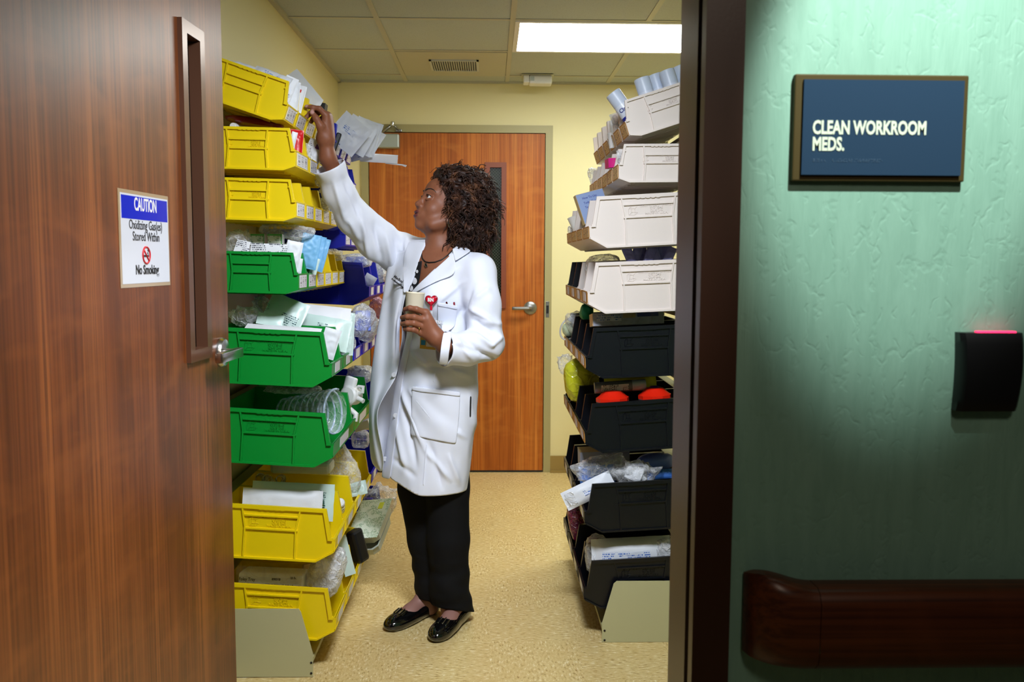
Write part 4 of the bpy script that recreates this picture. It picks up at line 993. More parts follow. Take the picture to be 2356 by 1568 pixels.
for q, (s_t, yy) in enumerate((('How To Use', .034), ('Turbo Temp', .016), ('Temperature', -.001))): hw.text(s_t, .012, Matrix.Translation((-.035, yy, .001)), .0002, 'LEFT', .95)
hw.build('handwriting', M['ink_blue'], t)
t = thing('paper_cup', 'white paper cup tipped in the farthest third row ivory bin', 'cup'); t.matrix_world = CF(1318, 500, 3.80, -18, -10)
MB().lathe([(.016, -.06), (.024, 0), (.025, .001), (.0235, .001), (.0155, -.058), (0, -.058)], 24, None, False).build('cup_wall', M['white'], t, True, 40)
bag('clear_bag', 'small clear bag at the foot of the paper cup', 'bag', F(1312, 528, 3.84), .02, .03, .03, 'film_thick', 33, .3)
bag('grey_liner', 'grey plastic liner standing in the fourth row ivory bin', 'bag', F(1388, 624, 3.372, -6), .13, .12, .13, 'film_thick', 34, .2)
for k in range(7):
    x = 1448 + 15 * k
    pouch('vinyl_glove', f'lilac glove {["closest to the grey liner", "second along the ivory bin rim", "third along the ivory bin rim", "fourth along the ivory bin rim", "fifth along the ivory bin rim", "standing tallest beside the rack post", "closest to the door frame"][k]}', 'glove', F(x, 590 - (14 if k == 5 else 0), 3.14 + .012 * (k % 3), (-22, 14, -8, 20, -16, 10, 24)[k], -10), .034, .075 + (.02 if k == 5 else 0), .02, 'lilac', 70 + k, .006, bend=.006, group='lilac gloves in the ivory bin')
# black rows
t = carton('catheter_box', 'long white and blue shrink wrapped box on the upper black bins', 'box', F(1446, 732, 3.13, -2.5, -6), .250, .045, .10, 'carton', None, bands=((-.9, -.2, -.3, .7, 'print_blue'), (-.15, .2, .1, .95, 'tan_card'), (.25, .85, .2, .95, 'bluecup')))
MB().box((-.127, -.022, -.10), (-.1252, .022, 0)).build('box_end', plain('peach_box_end', srgb(226, 190, 140), .5), t)
MB().rbox((-.1265, -.0235, -.101), (.1265, .0235, .0018), .003).build('shrink_wrap', film('shrink_wrap', (1, 1, 1, 1), .16, .08, 30, .6), t)
t = thing('face_mask', 'pale green moulded mask in a clear bag on the far black bin', 'mask'); t.matrix_world = F(1308, 757, 3.86, 20, 10)
MB().lathe([(.034, -.02), (.036, -.016), (.030, .006), (.018, .022), (.0, .028)], 26, Matrix.Rotation(R(-40), 4, 'Y'), False).build('mask_shell', M['mask'], t, True)
MB().tube([(.034 * math.cos(a), .05 * math.sin(a), -.005) for a in [k * math.pi / 10 for k in range(20)]], .004, 6, True).build('mask_rim', M['white'], t, True)
bag('clear_bag', 'clear bag around white tubing on the far black bin', 'bag', F(1326, 742, 3.81, -20), .075, .09, .08, 'film', 36, .34, inner='tyvek')
bag('green_bag', 'green wrapped bundle behind the long shrink wrapped box', 'bag', F(1350, 718, 3.55), .05, .06, .07, 'green_pack', 37, .2)
bag('yellow_gown', 'yellow gown bundle in clear film bulging from the black bins', 'gown pack', F(1338, 876, 3.59, -12), .135, .175, .13, 'film_yellow', 38, .2, inner='gown')
pouch('yellow_gown', 'yellow folded gown edge lying behind the grey can', 'gown pack', F(1450, 878, 3.372, -2, -30), .20, .05, .03, 'gown', 62, .004)
bag('clear_bag', 'loose clear film standing above the yellow gown bundle', 'bag', F(1300, 838, 3.66, -10), .05, .075, .05, 'film', 39, .36, spikes=.5)
t = spray_can('grey spray can lying across the red lids', CF(1485, 884, 3.14, 86), L=.182, r=.020, body='can_grey')
MB().box((-.010, -.0206, -.16), (.012, -.0198, -.062)).build('printed_label', M['print'], t, uv=True)
for k, (x, y, w_, lab) in enumerate(((1409, 914, 40, 'red screw lid nearer the aisle, under the grey can'), (1506, 907, 40, 'red screw lid with purple tag, nearer the door frame'))):
    t = thing('container_lid', lab, 'lid', group='red lids in the black bin'); t.matrix_world = CF(x, y, 3.12, -3)
    MB().lathe([(0, -.09), (.052, -.09), (.058, -.012), (0, -.012)], 32, None, False).build('container_body', plain('clear_grey_jar', srgb(70, 74, 80), .3), t, True, 40)
    m = MB().lathe([(.0, .026), (.020, .026), (.030, .024), (.036, .019), (.052, .004), (.0585, .001), (.0585, -.012), (.056, -.014), (0, -.014)], 10, None, False)
    m.build('screw_lid', M['lid_red'], t, True, 25)
    if k: MB().tube([(.0 + .014 * math.cos(a), .014 * math.sin(a), .027) for a in [j * math.pi / 8 for j in range(16)]], .003, 6, True).build('purple_tag', M['purple'], t, True)
t = carton('towel_carton', 'grey and tan carton at the back of the third black bin', 'box', F(1392, 1056, 3.36, -2), .19, .06, .10, 'carton', None, bands=((-.9, -.3, -.6, .0, 'bluecup'),))
MB().box((-.096, .0301, -.10), (.096, .0306, 0)).build('tan_top', M['tan_card'], t)
pouch('towel_pack', 'flat blue towel pack in clear wrap over the third black bin', 'towel pack', F(1374, 1094, 3.20, -5, -12), .13, .075, .03, 'blue_towel', 63, .004)
bag('towel_pack', 'rolled blue towel pack beside the door frame', 'towel pack', F(1506, 1062, 3.22, -6), .135, .06, .08, 'blue_pack', 42, .14)
pouch('towel_pack', 'folded blue pack under the rolled blue towel pack', 'towel pack', F(1520, 1090, 3.16, -4, -20), .10, .035, .02, 'blue_towel', 64, .003)
bag('clear_bag', 'clear crumpled film over the flat blue towel pack', 'bag', F(1384, 1078, 3.16, -10), .17, .085, .10, 'film', 43, .36, spikes=.3)
bag('clear_bag', 'bright clear crumpled bag in the middle of the third black bin', 'bag', F(1460, 1090, 3.12), .12, .075, .09, 'film', 44, .38, spikes=.6, inner='tyvek')
pouch('tubing_pouch', 'white and clear pouch sticking out into the aisle below blue towels', 'pouch', F(1354, 1128, 3.10, -26, -12), .19, .068, .03, 'tyvek', 65, .005, prints=((-.2, .5, -.3, .3, 'print_blue'), (-.95, -.55, -.7, .7, 'film_thick')))
pouch('wrapped_pack', 'large white printed pack filling the lowest black bin', 'pack', F(1452, 1272, 3.12, -3, -8), .285, .115, .06, 'tyvek', 66, .004, prints=((-.75, .45, -.35, .2, 'print_blue'),))
bag('clear_bag', 'thick clear liner folded over the large white pack', 'bag', F(1376, 1280, 3.18, -8), .09, .14, .12, 'film', 45, .28)
bag('clear_bag', 'clear wrap end of the white pack beside the door frame', 'bag', F(1528, 1266, 3.12), .075, .085, .07, 'film_thick', 46, .25)
bag('maroon_bag', 'maroon plastic bag hanging at the far lowest black bins', 'bag', F(1325, 1196, 3.60, -8), .058, .17, .09, 'maroon', 47, .22)
# a third rack glimpsed through the gaps of the ivory rack: yellow and blue bins
tb = thing('bin_rack', 'steel rack glimpsed behind the ivory and black bins', 'rack')
for yq in (3.30, 3.90):
    MB().box((.935, yq, 0), (.965, yq + .03, 1.95)).build('upright_post', M['putty'], tb)
MB().box((.935, 3.33, .04), (.965, 3.90, .07)).build('shelf_rail', M['putty'], tb)
for k, (z, c) in enumerate(((1.66, Y), (1.44, B_), (1.20, B_), (.98, Y), (.76, Y), (.50, Y))):
    MB().box((.9655, 3.31, z + .10), (.9795, 3.92, z + .15)).build('louvre_rail', M['putty'], tb)
    for j in range(2):
        make_bin(BIG, b_, c, (.98, 3.35 + j * .23 + b_, z), 3, False, f'{ {Y: "yellow", B_: "blue"}[c]} bin glimpsed behind the {["top ivory", "second ivory", "fourth ivory", "upper black", "second black", "third black"][k]} row, {["nearer", "farther"][j]} one', 'bins on the rack behind', None)
# ------------------------------------------------------------------ the person: surfaces grown from blended solids
def V3(p): return np.array(p, dtype=np.float64)
class Solid:
    def __init__(s): s.p = []
    def cone(s, a, b, ra, rb, k=.02, op='u'): s.p.append(('c', V3(a), V3(b), ra, rb, None, k, op)); return s
    def chain(s, pts, rs, k=.02, op='u'):
        for i in range(len(pts) - 1): s.cone(pts[i], pts[i + 1], rs[i], rs[i + 1], k, op)
        return s
    def ell(s, c, r, axes=None, k=.02, op='u'):
        s.p.append(('e', V3(c), None, V3(r), None, np.eye(3) if axes is None else np.array([list(a) for a in axes]), k, op)); return s
    def ball(s, c, r, k=.02, op='u'): return s.ell(c, (r, r, r), None, k, op)
    @staticmethod
    def one(q, P):
        t, a, b, r, r2, ax, k, op = q
        if t == 'c':
            ab = b - a; L2 = max(ab.dot(ab), 1e-12)
            h = np.clip(((P - a) @ ab) / L2, 0, 1)
            return np.linalg.norm(P - a - h[:, None] * ab, axis=1) - (r + (r2 - r) * h)
        L = (P - a) @ ax.T
        k0 = np.linalg.norm(L / r, axis=1); k1 = np.linalg.norm(L / (r * r), axis=1)
        return k0 * (k0 - 1) / np.maximum(k1, 1e-9)
    def ev(s, P, sel=None):
        d = None
        for i, q in enumerate(s.p):
            if sel is not None and not sel[i]: continue
            e = s.one(q, P); k = q[6]
            if d is None:
                d = e if q[7] == 'u' else np.full(len(P), 1.0); 
                continue
            if q[7] == 'u':
                h = np.maximum(k - np.abs(d - e), 0) / k; d = np.minimum(d, e) - h * h * k * .25
            else:
                h = np.maximum(k - np.abs(d + e), 0) / k; d = np.maximum(d, -e) + h * h * k * .25
        return d if d is not None else np.full(len(P), 1.0)
def grow(S, lo, hi, vox, B=14, smooth=2):
    """naive surface nets over the blocks that the surface crosses"""
    lo, hi = V3(lo), V3(hi); bs = B * vox
    nb = np.ceil((hi - lo) / bs).astype(int)
    I = np.stack(np.meshgrid(*[np.arange(n) for n in nb], indexing='ij'), -1).reshape(-1, 3)
    cen = lo + (I + .5) * bs
    d = S.ev(cen); I = I[np.abs(d) < bs * .87 * 1.25 + .012]; 
    g = np.stack(np.meshgrid(*[np.arange(B + 1)] * 3, indexing='ij'), -1).reshape(-1, 3)
    NG = nb * B + 2; ids, pos, quads = [], [], []
    key = lambda c: (c[..., 0] * NG[1] + c[..., 1]) * NG[2] + c[..., 2]
    half = bs * .87
    for b in I:
        base = b * B; P = lo + (base + g) * vox; c = lo + (b + .5) * bs
        sel = [(S.one(q, c[None])[0] < half + q[6] + .012) for q in S.p]
        D = S.ev(P, sel).reshape(B + 1, B + 1, B + 1)
        ins = D < 0
        if ins.all() or not ins.any(): continue
        cnt = np.zeros((B, B, B)); acc = np.zeros((B, B, B, 3))
        for ax in range(3):
            for u in (0, 1):
                for v in (0, 1):
                    sl0 = [None] * 3; o = [0, 0, 0]; ot = [x for x in range(3) if x != ax]; o[ot[0]] = u; o[ot[1]] = v
                    s0 = tuple(slice(o[x], o[x] + B) for x in range(3)); o[ax] = 1; s1 = tuple(slice(o[x], o[x] + B) for x in range(3)); o[ax] = 0
                    a0, a1 = D[s0], D[s1]; m = (a0 < 0) != (a1 < 0)
                    t = np.where(m, a0 / np.where(m, a0 - a1, 1), 0)
                    cnt += m
                    for x in range(3): acc[..., x] += m * (o[x] + (t if x == ax else 0))
        cc = np.argwhere(cnt > 0); mm = cnt > 0
        ids.append(key(cc + base)); pos.append(lo + (cc + base + acc[mm] / cnt[mm][:, None]) * vox)
        for ax in range(3):
            sa = [slice(0, B)] * 3; sb = [slice(0, B)] * 3; sb[ax] = slice(1, B + 1)
            A0, A1 = ins[tuple(sa)], ins[tuple(sb)]
            e = np.argwhere(A0 != A1); 
            if not len(e): continue
            fl = A0[tuple(e.T)]; e = e + base
            u, v = [(1, 2), (2, 0), (0, 1)][ax]; du = np.zeros(3, int); dv = np.zeros(3, int); du[u] = 1; dv[v] = 1
            q = np.stack([key(e - du - dv), key(e - dv), key(e), key(e - du)], 1)
            q[~fl] = q[~fl][:, ::-1]; quads.append(q)
    ids = np.concatenate(ids); pos = np.concatenate(pos); quads = np.concatenate(quads)
    o = np.argsort(ids); ids = ids[o]; pos = pos[o]
    f = np.searchsorted(ids, quads); f = np.clip(f, 0, len(ids) - 1); ok = (ids[f] == quads).all(1); f = f[ok]
    for _ in range(smooth):
        nv = np.zeros_like(pos); n = np.zeros(len(pos))
        for i in range(4):
            j = (i + 1) % 4
            np.add.at(nv, f[:, i], pos[f[:, j]]); np.add.at(n, f[:, i], 1); np.add.at(nv, f[:, j], pos[f[:, i]]); np.add.at(n, f[:, j], 1)
        pos = np.where(n[:, None] > 0, pos * .4 + .6 * nv / np.maximum(n, 1)[:, None], pos)
    return pos, f
def np_mesh(name, pos, f, mat, smooth=True):
    me = bpy.data.meshes.new(name); nv, nf = len(pos), len(f)
    me.vertices.add(nv); me.vertices.foreach_set('co', pos.astype(np.float32).ravel())
    me.loops.add(nf * 4); me.loops.foreach_set('vertex_index', f.astype(np.int32).ravel())
    me.polygons.add(nf); me.polygons.foreach_set('loop_start', np.arange(0, nf * 4, 4, dtype=np.int32))
    me.update(calc_edges=True); me.validate(); me.materials.append(mat)
    me.polygons.foreach_set('use_smooth', [True] * len(me.polygons)); return me
def vnormals(pos, f):
    n = np.zeros_like(pos); q = np.cross(pos[f[:, 2]] - pos[f[:, 0]], pos[f[:, 3]] - pos[f[:, 1]])
    for i in range(4): np.add.at(n, f[:, i], q)
    return n / np.maximum(np.linalg.norm(n, axis=1), 1e-12)[:, None]
def keep_faces(pos, f, m):
    f = f[m]; u, inv = np.unique(f, return_inverse=True); return pos[u], inv.reshape(f.shape)
Minv = M3.transposed()
MI = np.array([list(r) for r in Minv])
def to_px(P):
    c = (P - V3((0, 0, EYE))) @ MI.T
    return np.stack([c[:, 0] / c[:, 2] * FPX + 1178, c[:, 1] / c[:, 2] * FPX + 784], 1)
def in_poly(q, poly):
    x, y = q[:, 0], q[:, 1]; c = np.zeros(len(q), bool); n = len(poly)
    for i in range(n):
        x1, y1 = poly[i]; x2, y2 = poly[(i + 1) % n]
        if y1 == y2: continue
        c ^= ((y1 > y) != (y2 > y)) & (x < (x2 - x1) * (y - y1) / (y2 - y1) + x1)
    return c
from mathutils.bvhtree import BVHTree
def hit(tree, px, py, off=0.0):
    o = Vector((0, 0, EYE)); r = (M3 @ Vector(((px - 1178) / FPX, (py - 784) / FPX, 1))).normalized()
    h = tree.ray_cast(o, r)
    if h[0] is None: return None
    n = h[1] if h[1].dot(r) < 0 else -h[1]
    return h[0] + n * off

skin = NT('brown_skin'); 
at_ = skin.new('ShaderNodeAttribute'); at_.attribute_name = 'tint'; tv = skin.sep(at_.outputs['Vector'])
c_ = skin.mix(skin.noise(skin.coords(), 60, 3), srgb(126, 76, 54), srgb(144, 91, 65))
c_ = skin.mix(tv[0], c_, srgb(104, 48, 52)); c_ = skin.mix(tv[1], c_, srgb(196, 150, 142)); c_ = skin.mix(tv[2], c_, srgb(148, 108, 98))
skin.base(c_); skin.set(Roughness=.5); skin.p.inputs['Specular IOR Level'].default_value = .35; skin.p.inputs['Subsurface Weight'].default_value = .06; skin.p.inputs['Subsurface Radius'].default_value = (.01, .004, .002)
skin.bump(skin.noise(skin.coords(), 500, 2), .06, .001)
M['skin'] = skin.m
t = NT('white_coat_cloth'); t.base(srgb(226, 230, 242)); t.set(Roughness=.75)
t.bump(t.noise(t.coords(), 900, 2), .08, .001); M['coat'] = t.m
M['trouser'] = plain('black_trouser_cloth', srgb(12, 12, 13), .85, spec=.2)
M['blouse'] = plain('black_blouse', srgb(14, 14, 18), .6)
M['patent'] = plain('black_patent', srgb(8, 8, 9), .08, coat=.8)
t = NT('dark_curly_hair'); n_ = t.noise(t.coords(), 26, 3)
t.base(t.ramp(n_, [(.35, srgb(30, 18, 15)), (.55, srgb(56, 34, 25)), (.72, srgb(108, 70, 46))])); t.set(Roughness=.52); t.p.inputs['Specular IOR Level'].default_value = .3; M['hair'] = t.m
M['hair_base'] = plain('dark_hair_base', srgb(24, 15, 13), .6)
M['gold'] = plain('gold', srgb(220, 180, 90), .2, 1.0)
M['steel'] = plain('polished_silver', srgb(210, 210, 212), .12, 1.0)

FA = R(40); FW = Vector((-math.sin(FA), -math.cos(FA), 0)); LT = Vector((math.cos(FA), -math.sin(FA), 0)); UP = Vector((0, 0, 1))
TA = [FW, LT, UP]
spine = Vector((-.188, 3.245, 0))
def T(f, l, z, c=spine): return Vector((c.x, c.y, 0)) + FW * f + LT * l + UP * z
# --- joints
shR = at(928, 578, 3.36); elR = at(815, 500, 3.22); wrR = at(754, 362, 3.11)
shL = at(1100, 628, 3.14); elL = at(1116, 790, 3.09); wrL = at(1024, 795, 2.985)
hipc = T(0, 0, .88)
# --- head frame
HA = R(68); hf = Vector((-math.sin(HA), -math.cos(HA), 0)); hl = Vector((math.cos(HA), -math.sin(HA), 0))
PT = R(23); hF = hf * math.cos(PT) + UP * math.sin(PT); hU = UP * math.cos(PT) - hf * math.sin(PT)
RL = R(4); hL2 = hl * math.cos(RL) + hU * math.sin(RL); hU = hU * math.cos(RL) - hl * math.sin(RL); hl = hL2
hc = at(1028, 479, 3.235)
def Hd(f, l, u): return hc + hF * f + hl * l + hU * u
HAx = [hF, hl, hU]
def body_solid():
    S = Solid()
    # torso and legs (under the clothes)
    S.ell(T(0, 0, 1.20), (.105, .145, .17), TA, .05); S.ell(T(.0, 0, 1.02), (.10, .13, .15), TA, .06); S.ell(T(-.01, 0, .88), (.092, .125, .12), TA, .06)
    S.ball(T(.07, .07, 1.20), .055, .04); S.ball(T(.07, -.07, 1.21), .055, .04)
    S.cone(shL, T(.0, .02, 1.33), .05, .06, .05); S.cone(shR, T(.0, -.03, 1.34), .05, .06, .05)
    S.ell(T(.03, 0, 1.31), (.07, .12, .07), TA, .04)
    for hip, knee, ank in ((T(0, .06, .86), at(1032, 1200, 3.21), at(1036, 1400, 3.205)), (T(0, -.07, .86), at(980, 1200, 3.29), at(988, 1392, 3.278))):
        S.chain([hip, knee, ank], [.068, .048, .036], .03)
    # arms
    S.chain([shR, elR, wrR], [.048, .040, .0255], .02); S.chain([shL, elL, wrL], [.048, .040, .0265], .02)
    # neck and head
    nb = at(1040, 585, 3.25)
    S.cone(nb + UP * -.03, Hd(-.028, 0, -.055), .062, .052, .03)
    S.cone(at(1012, 590, 3.21), Hd(.015, 0, -.075), .040, .040, .03)
    S.ell(Hd(-.018, 0, .040), (.092, .073, .082), HAx, .03)
    S.ell(Hd(.030, 0, -.010), (.060, .060, .088), HAx, .03)
    S.ell(Hd(.030, 0, -.066), (.056, .050, .040), HAx, .025)
    S.ell(Hd(.030, 0, .045), (.064, .058, .046), HAx, .03)
    S.ball(Hd(.072, 0, -.096), .017, .022)
    for s in (1, -1):
        S.ell(Hd(.058, .034 * s, -.034), (.026, .024, .026), HAx, .02)
        S.cone(Hd(.040, .046 * s, -.088), Hd(-.005, .058 * s, -.052), .016, .018, .025)
        S.cone(Hd(.088, .012 * s, .022), Hd(.074, .044 * s, .022), .007, .006, .014)
        S.ell(Hd(.099, .031 * s, .001), (.017, .017, .0125), HAx, .012, 's')
        S.ball(Hd(.0755, .031 * s, .001), .0115, .004)
        S.cone(Hd(.0880, .017 * s, .0072), Hd(.0915, .030 * s, .0096), .0032, .0034, .005); S.cone(Hd(.0915, .030 * s, .0096), Hd(.0800, .046 * s, .0045), .0034, .0030, .005)
        S.cone(Hd(.0875, .018 * s, -.0075), Hd(.0890, .031 * s, -.0098), .0028, .0028, .005); S.cone(Hd(.0890, .031 * s, -.0098), Hd(.0795, .045 * s, -.0045), .0028, .0026, .005)
        S.ell(Hd(-.012, .071 * s, -.006), (.017, .007, .030), HAx, .008)
        S.ball(Hd(-.004, .070 * s, -.034), .008, .008)
    # nose
    S.cone(Hd(.086, 0, .014), Hd(.099, 0, -.022), .0075, .0085, .012); S.ball(Hd(.1035, 0, -.031), .0115, .008)
    for s in (1, -1):
        S.ell(Hd(.0945, .0125 * s, -.036), (.0105, .0075, .0075), HAx, .006); S.ball(Hd(.099, .0065 * s, -.0445), .0042, .004, 's')
    # mouth
    S.ell(Hd(.082, 0, -.062), (.018, .030, .024), HAx, .014)
    S.ell(Hd(.0965, 0, -.0595), (.010, .021, .0062), HAx, .005); S.ell(Hd(.094, 0, -.0725), (.0105, .019, .0072), HAx, .005)
    S.ell(Hd(.104, 0, -.0655), (.013, .020, .0016), HAx, .003, 's')
    # left hand around the cup
    kn = [at(980, 719, 2.962), at(981, 737, 2.960), at(977, 752, 2.964), at(970, 766, 2.970)]
    S.chain([wrL, at(1004, 778, 2.972)], [.0255, .026], .02)
    for k_, r_ in zip(kn, (.0135, .0135, .013, .012)):
        S.cone(at(1004, 776, 2.972), k_, .021, r_, .018)
    fl = [[(980, 719, 2.962), (958, 711, 2.946), (943, 708, 2.950), (932, 711, 2.968)],
          [(981, 737, 2.960), (953, 729, 2.942), (937, 728, 2.947), (925, 730, 2.970)],
          [(977, 752, 2.964), (952, 743, 2.944), (937, 743, 2.948), (925, 745, 2.972)],
          [(970, 766, 2.970), (951, 758, 2.950), (940, 757, 2.953), (931, 757, 2.970)]]
    for c_, rr in zip(fl, ((.0115, .0098, .0088, .0078), (.0118, .0100, .009, .008), (.0112, .0097, .0087, .0077), (.010, .0085, .0077, .007))):
        S.chain([at(*p) for p in c_], rr, .0045)
    S.chain([at(1002, 775, 2.985), at(988, 742, 3.018), at(974, 722, 3.045), at(962, 712, 3.052)], [.017, .0125, .0105, .009], .008)
    # right hand reaching into the bin
    pc = at(749, 318, 3.100); S.cone(wrR, pc, .0255, .026, .02)
    mc = [at(750, 266, 3.082), at(754, 266, 3.098), at(757, 272, 3.113), at(759, 282, 3.126)]
    for k_, r_ in zip(mc, (.0125, .0125, .0125, .0115)): S.cone(pc, k_, .022, r_, .018)
    fr_ = [[(750, 266, 3.082), (735, 250, 3.070), (719, 247, 3.068), (705, 245, 3.070)],
           [(754, 266, 3.098), (733, 252, 3.092), (715, 260, 3.086), (702, 272, 3.080)],
           [(757, 272, 3.113), (740, 255, 3.108), (724, 266, 3.102), (716, 280, 3.096)],
           [(759, 282, 3.126), (747, 266, 3.124), (735, 276, 3.118), (730, 288, 3.114)]]
    for c_, rr in zip(fr_, ((.0108, .0092, .0082, .0068), (.0112, .0096, .0086, .0074), (.0106, .0092, .0083, .0072), (.0095, .0082, .0074, .0066))):
        S.chain([at(*p) for p in c_], rr, .0045)
    S.chain([at(744, 318, 3.088), at(737, 290, 3.068), at(728, 273, 3.062), at(718, 259, 3.062)], [.0175, .0128, .0105, .0085], .008)
    # feet
    for hl_, toe in feet:
        d = (toe - hl_).normalized()
        a = hl_ + UP * .10 + d * .05
        S.chain([a, hl_ + d * .075 + UP * .072, hl_ + d * .15 + UP * .036, hl_ + d * .19 + UP * .028], [.028, .026, .028, .024], .02)
    return S
feet = ((Vector((-.088, 3.275, 0)), Vector((-.200, 3.020, 0))), (Vector((-.200, 3.335, 0)), Vector((-.352, 3.150, 0))))
bs_ = body_solid()
bp, bf = grow(bs_, (-.74, 2.88, -.03), (.12, 3.50, 1.98), .0023, smooth=2)
me = np_mesh('person', bp, bf, M['skin'])
# lips, nails and nylon-covered feet get their own tone
co = np.empty(len(me.vertices) * 3, np.float32); me.vertices.foreach_get('co', co); co = co.reshape(-1, 3).astype(float)
L_ = (co - np.array(hc)) @ np.array([list(a) for a in HAx]).T
def ellm(c, r): return np.clip((1.12 - np.linalg.norm((L_ - V3(c)) / V3(r), axis=1)) / .2, 0, 1)
lips = np.maximum(ellm((.1005, 0, -.0600), (.013, .021, .0062)), ellm((.0985, 0, -.0725), (.013, .019, .0072)))
tint = np.zeros((len(co), 3), np.float32); tint[:, 0] = lips
for p in [at(932, 711, 2.964)] * 0 + [at(717, 256, 3.054), at(704, 242, 3.068)]:
    tint[:, 1] = np.maximum(tint[:, 1], np.clip((.0105 - np.linalg.norm(co - np.array(p), axis=1)) / .003, 0, 1))
tint[:, 2] = np.clip((.16 - co[:, 2]) / .02, 0, 1)
a_ = me.attributes.new('tint', 'FLOAT_VECTOR', 'POINT'); a_.data.foreach_set('vector', tint.ravel())
person = link('person', me)
tag(person, 'woman in white lab coat reaching for the top bins, paper cup in hand', 'person')
btree = BVHTree.FromPolygons([tuple(p) for p in bp], [tuple(q) for q in bf.tolist()])
# --- eyes and brows
for s in (1, -1):
    c = Hd(.0772, .031 * s, .001)
    g_ = (hF * .93 + UP * .12 + hl * (.0)).normalized()
    m = MB().lathe([(.0, -.0128)] + [(.0128 * math.sin(a), -.0128 * math.cos(a)) for a in [math.pi * k / 14 for k in range(1, 14)]] + [(0, .0128)], 24, frame(c, g_.cross(UP), g_.cross(UP).cross(-g_) if 0 else (g_.cross(UP)).cross(g_) * -1), False)
    ey = m.build('eye', plain('eye_white', srgb(208, 206, 204), .15), person, True)
    x_ = g_.cross(UP).normalized(); fm = frame(c, x_, g_.cross(x_))
    MB().lathe([(0, .0131), (.0058, .0118)], 20, fm, False).build('iris', plain('brown_iris', srgb(34, 20, 14), .1), ey, True)
    br = [Hd(.0935, .011 * s, .0235), Hd(.0945, .022 * s, .0285), Hd(.089, .034 * s, .0300), Hd(.080, .045 * s, .0265), Hd(.073, .051 * s, .021)]
    pts = []
    for p in br:
        n = btree.find_nearest(p); pts.append(n[0] + n[1] * .0006)
    MB().tube(pts, lambda t: .0030 * (1 - t * .6), 6).build('eyebrow', M['hair_base'], person, True)
    lash = [Hd(.0905, .018 * s, .0062), Hd(.0945, .029 * s, .0078), Hd(.0900, .039 * s, .0055), Hd(.0825, .047 * s, .0025)]
    pts = []
    for p in lash:
        n = btree.find_nearest(p); pts.append(n[0] + n[1] * .0008)
    MB().tube(pts, .0011, 5).build('eyelash_line', M['hair_base'], person, True)
# --- lab coat
CS = Solid()
CS.ell(T(0, 0, 1.20), (.125, .165, .19), TA, .06); CS.ell(T(.005, 0, 1.02), (.122, .150, .17), TA, .06)
CS.cone(shL, T(.0, .0, 1.335), .062, .062, .06); CS.cone(shR, T(.0, -.02, 1.345), .064, .062, .06)
CS.ball(T(.085, .072, 1.20), .062, .05); CS.ball(T(.085, -.065, 1.21), .060, .05)
def TE(z, cx, rf, rl, k=.06): CS.ell(Vector((cx, 3.235, z)), (rf, rl, .17), TA, k)
for z, px0, px1 in ((.91, 905, 1100), (.82, 900, 1096), (.73, 893, 1090), (.64, 880, 1083), (.55, 872, 1076), (.46, 866, 1071), (.38, 864, 1068)):
    X0 = at(px0, 600, 3.20).x; X1 = at(px1, 600, 3.20).x; hw_ = (X1 - X0) / 2 - .004
    TE(z, (X0 + X1) / 2, hw_ * .82, hw_ * 1.10, .05)
# raised right sleeve
rs_ = [(925, 588, 3.36, .078), (866, 552, 3.29, .069), (815, 500, 3.22, .057), (780, 443, 3.165, .0525), (757, 384, 3.113, .0480), (748, 360, 3.105, .0475)]
CS.chain([at(a, b, c) for a, b, c, _ in rs_], [r for *_, r in rs_], .03)
ls_ = [(1100, 630, 3.14, .066), (1111, 700, 3.10, .062), (1117, 785, 3.075, .066)]
CS.chain([at(a, b, c) for a, b, c, _ in ls_], [r for *_, r in ls_], .025)
fs_ = [(1120, 792, 3.075, .062), (1075, 801, 3.03, .059), (1022, 801, 2.985, .053), (1004, 800, 2.970, .052)]
CS.chain([at(a, b, c) for a, b, c, _ in fs_], [r for *_, r in fs_], .02)
cp, cf = grow(CS, (-.72, 2.86, .26), (.14, 3.56, 1.90), .0052, smooth=2)
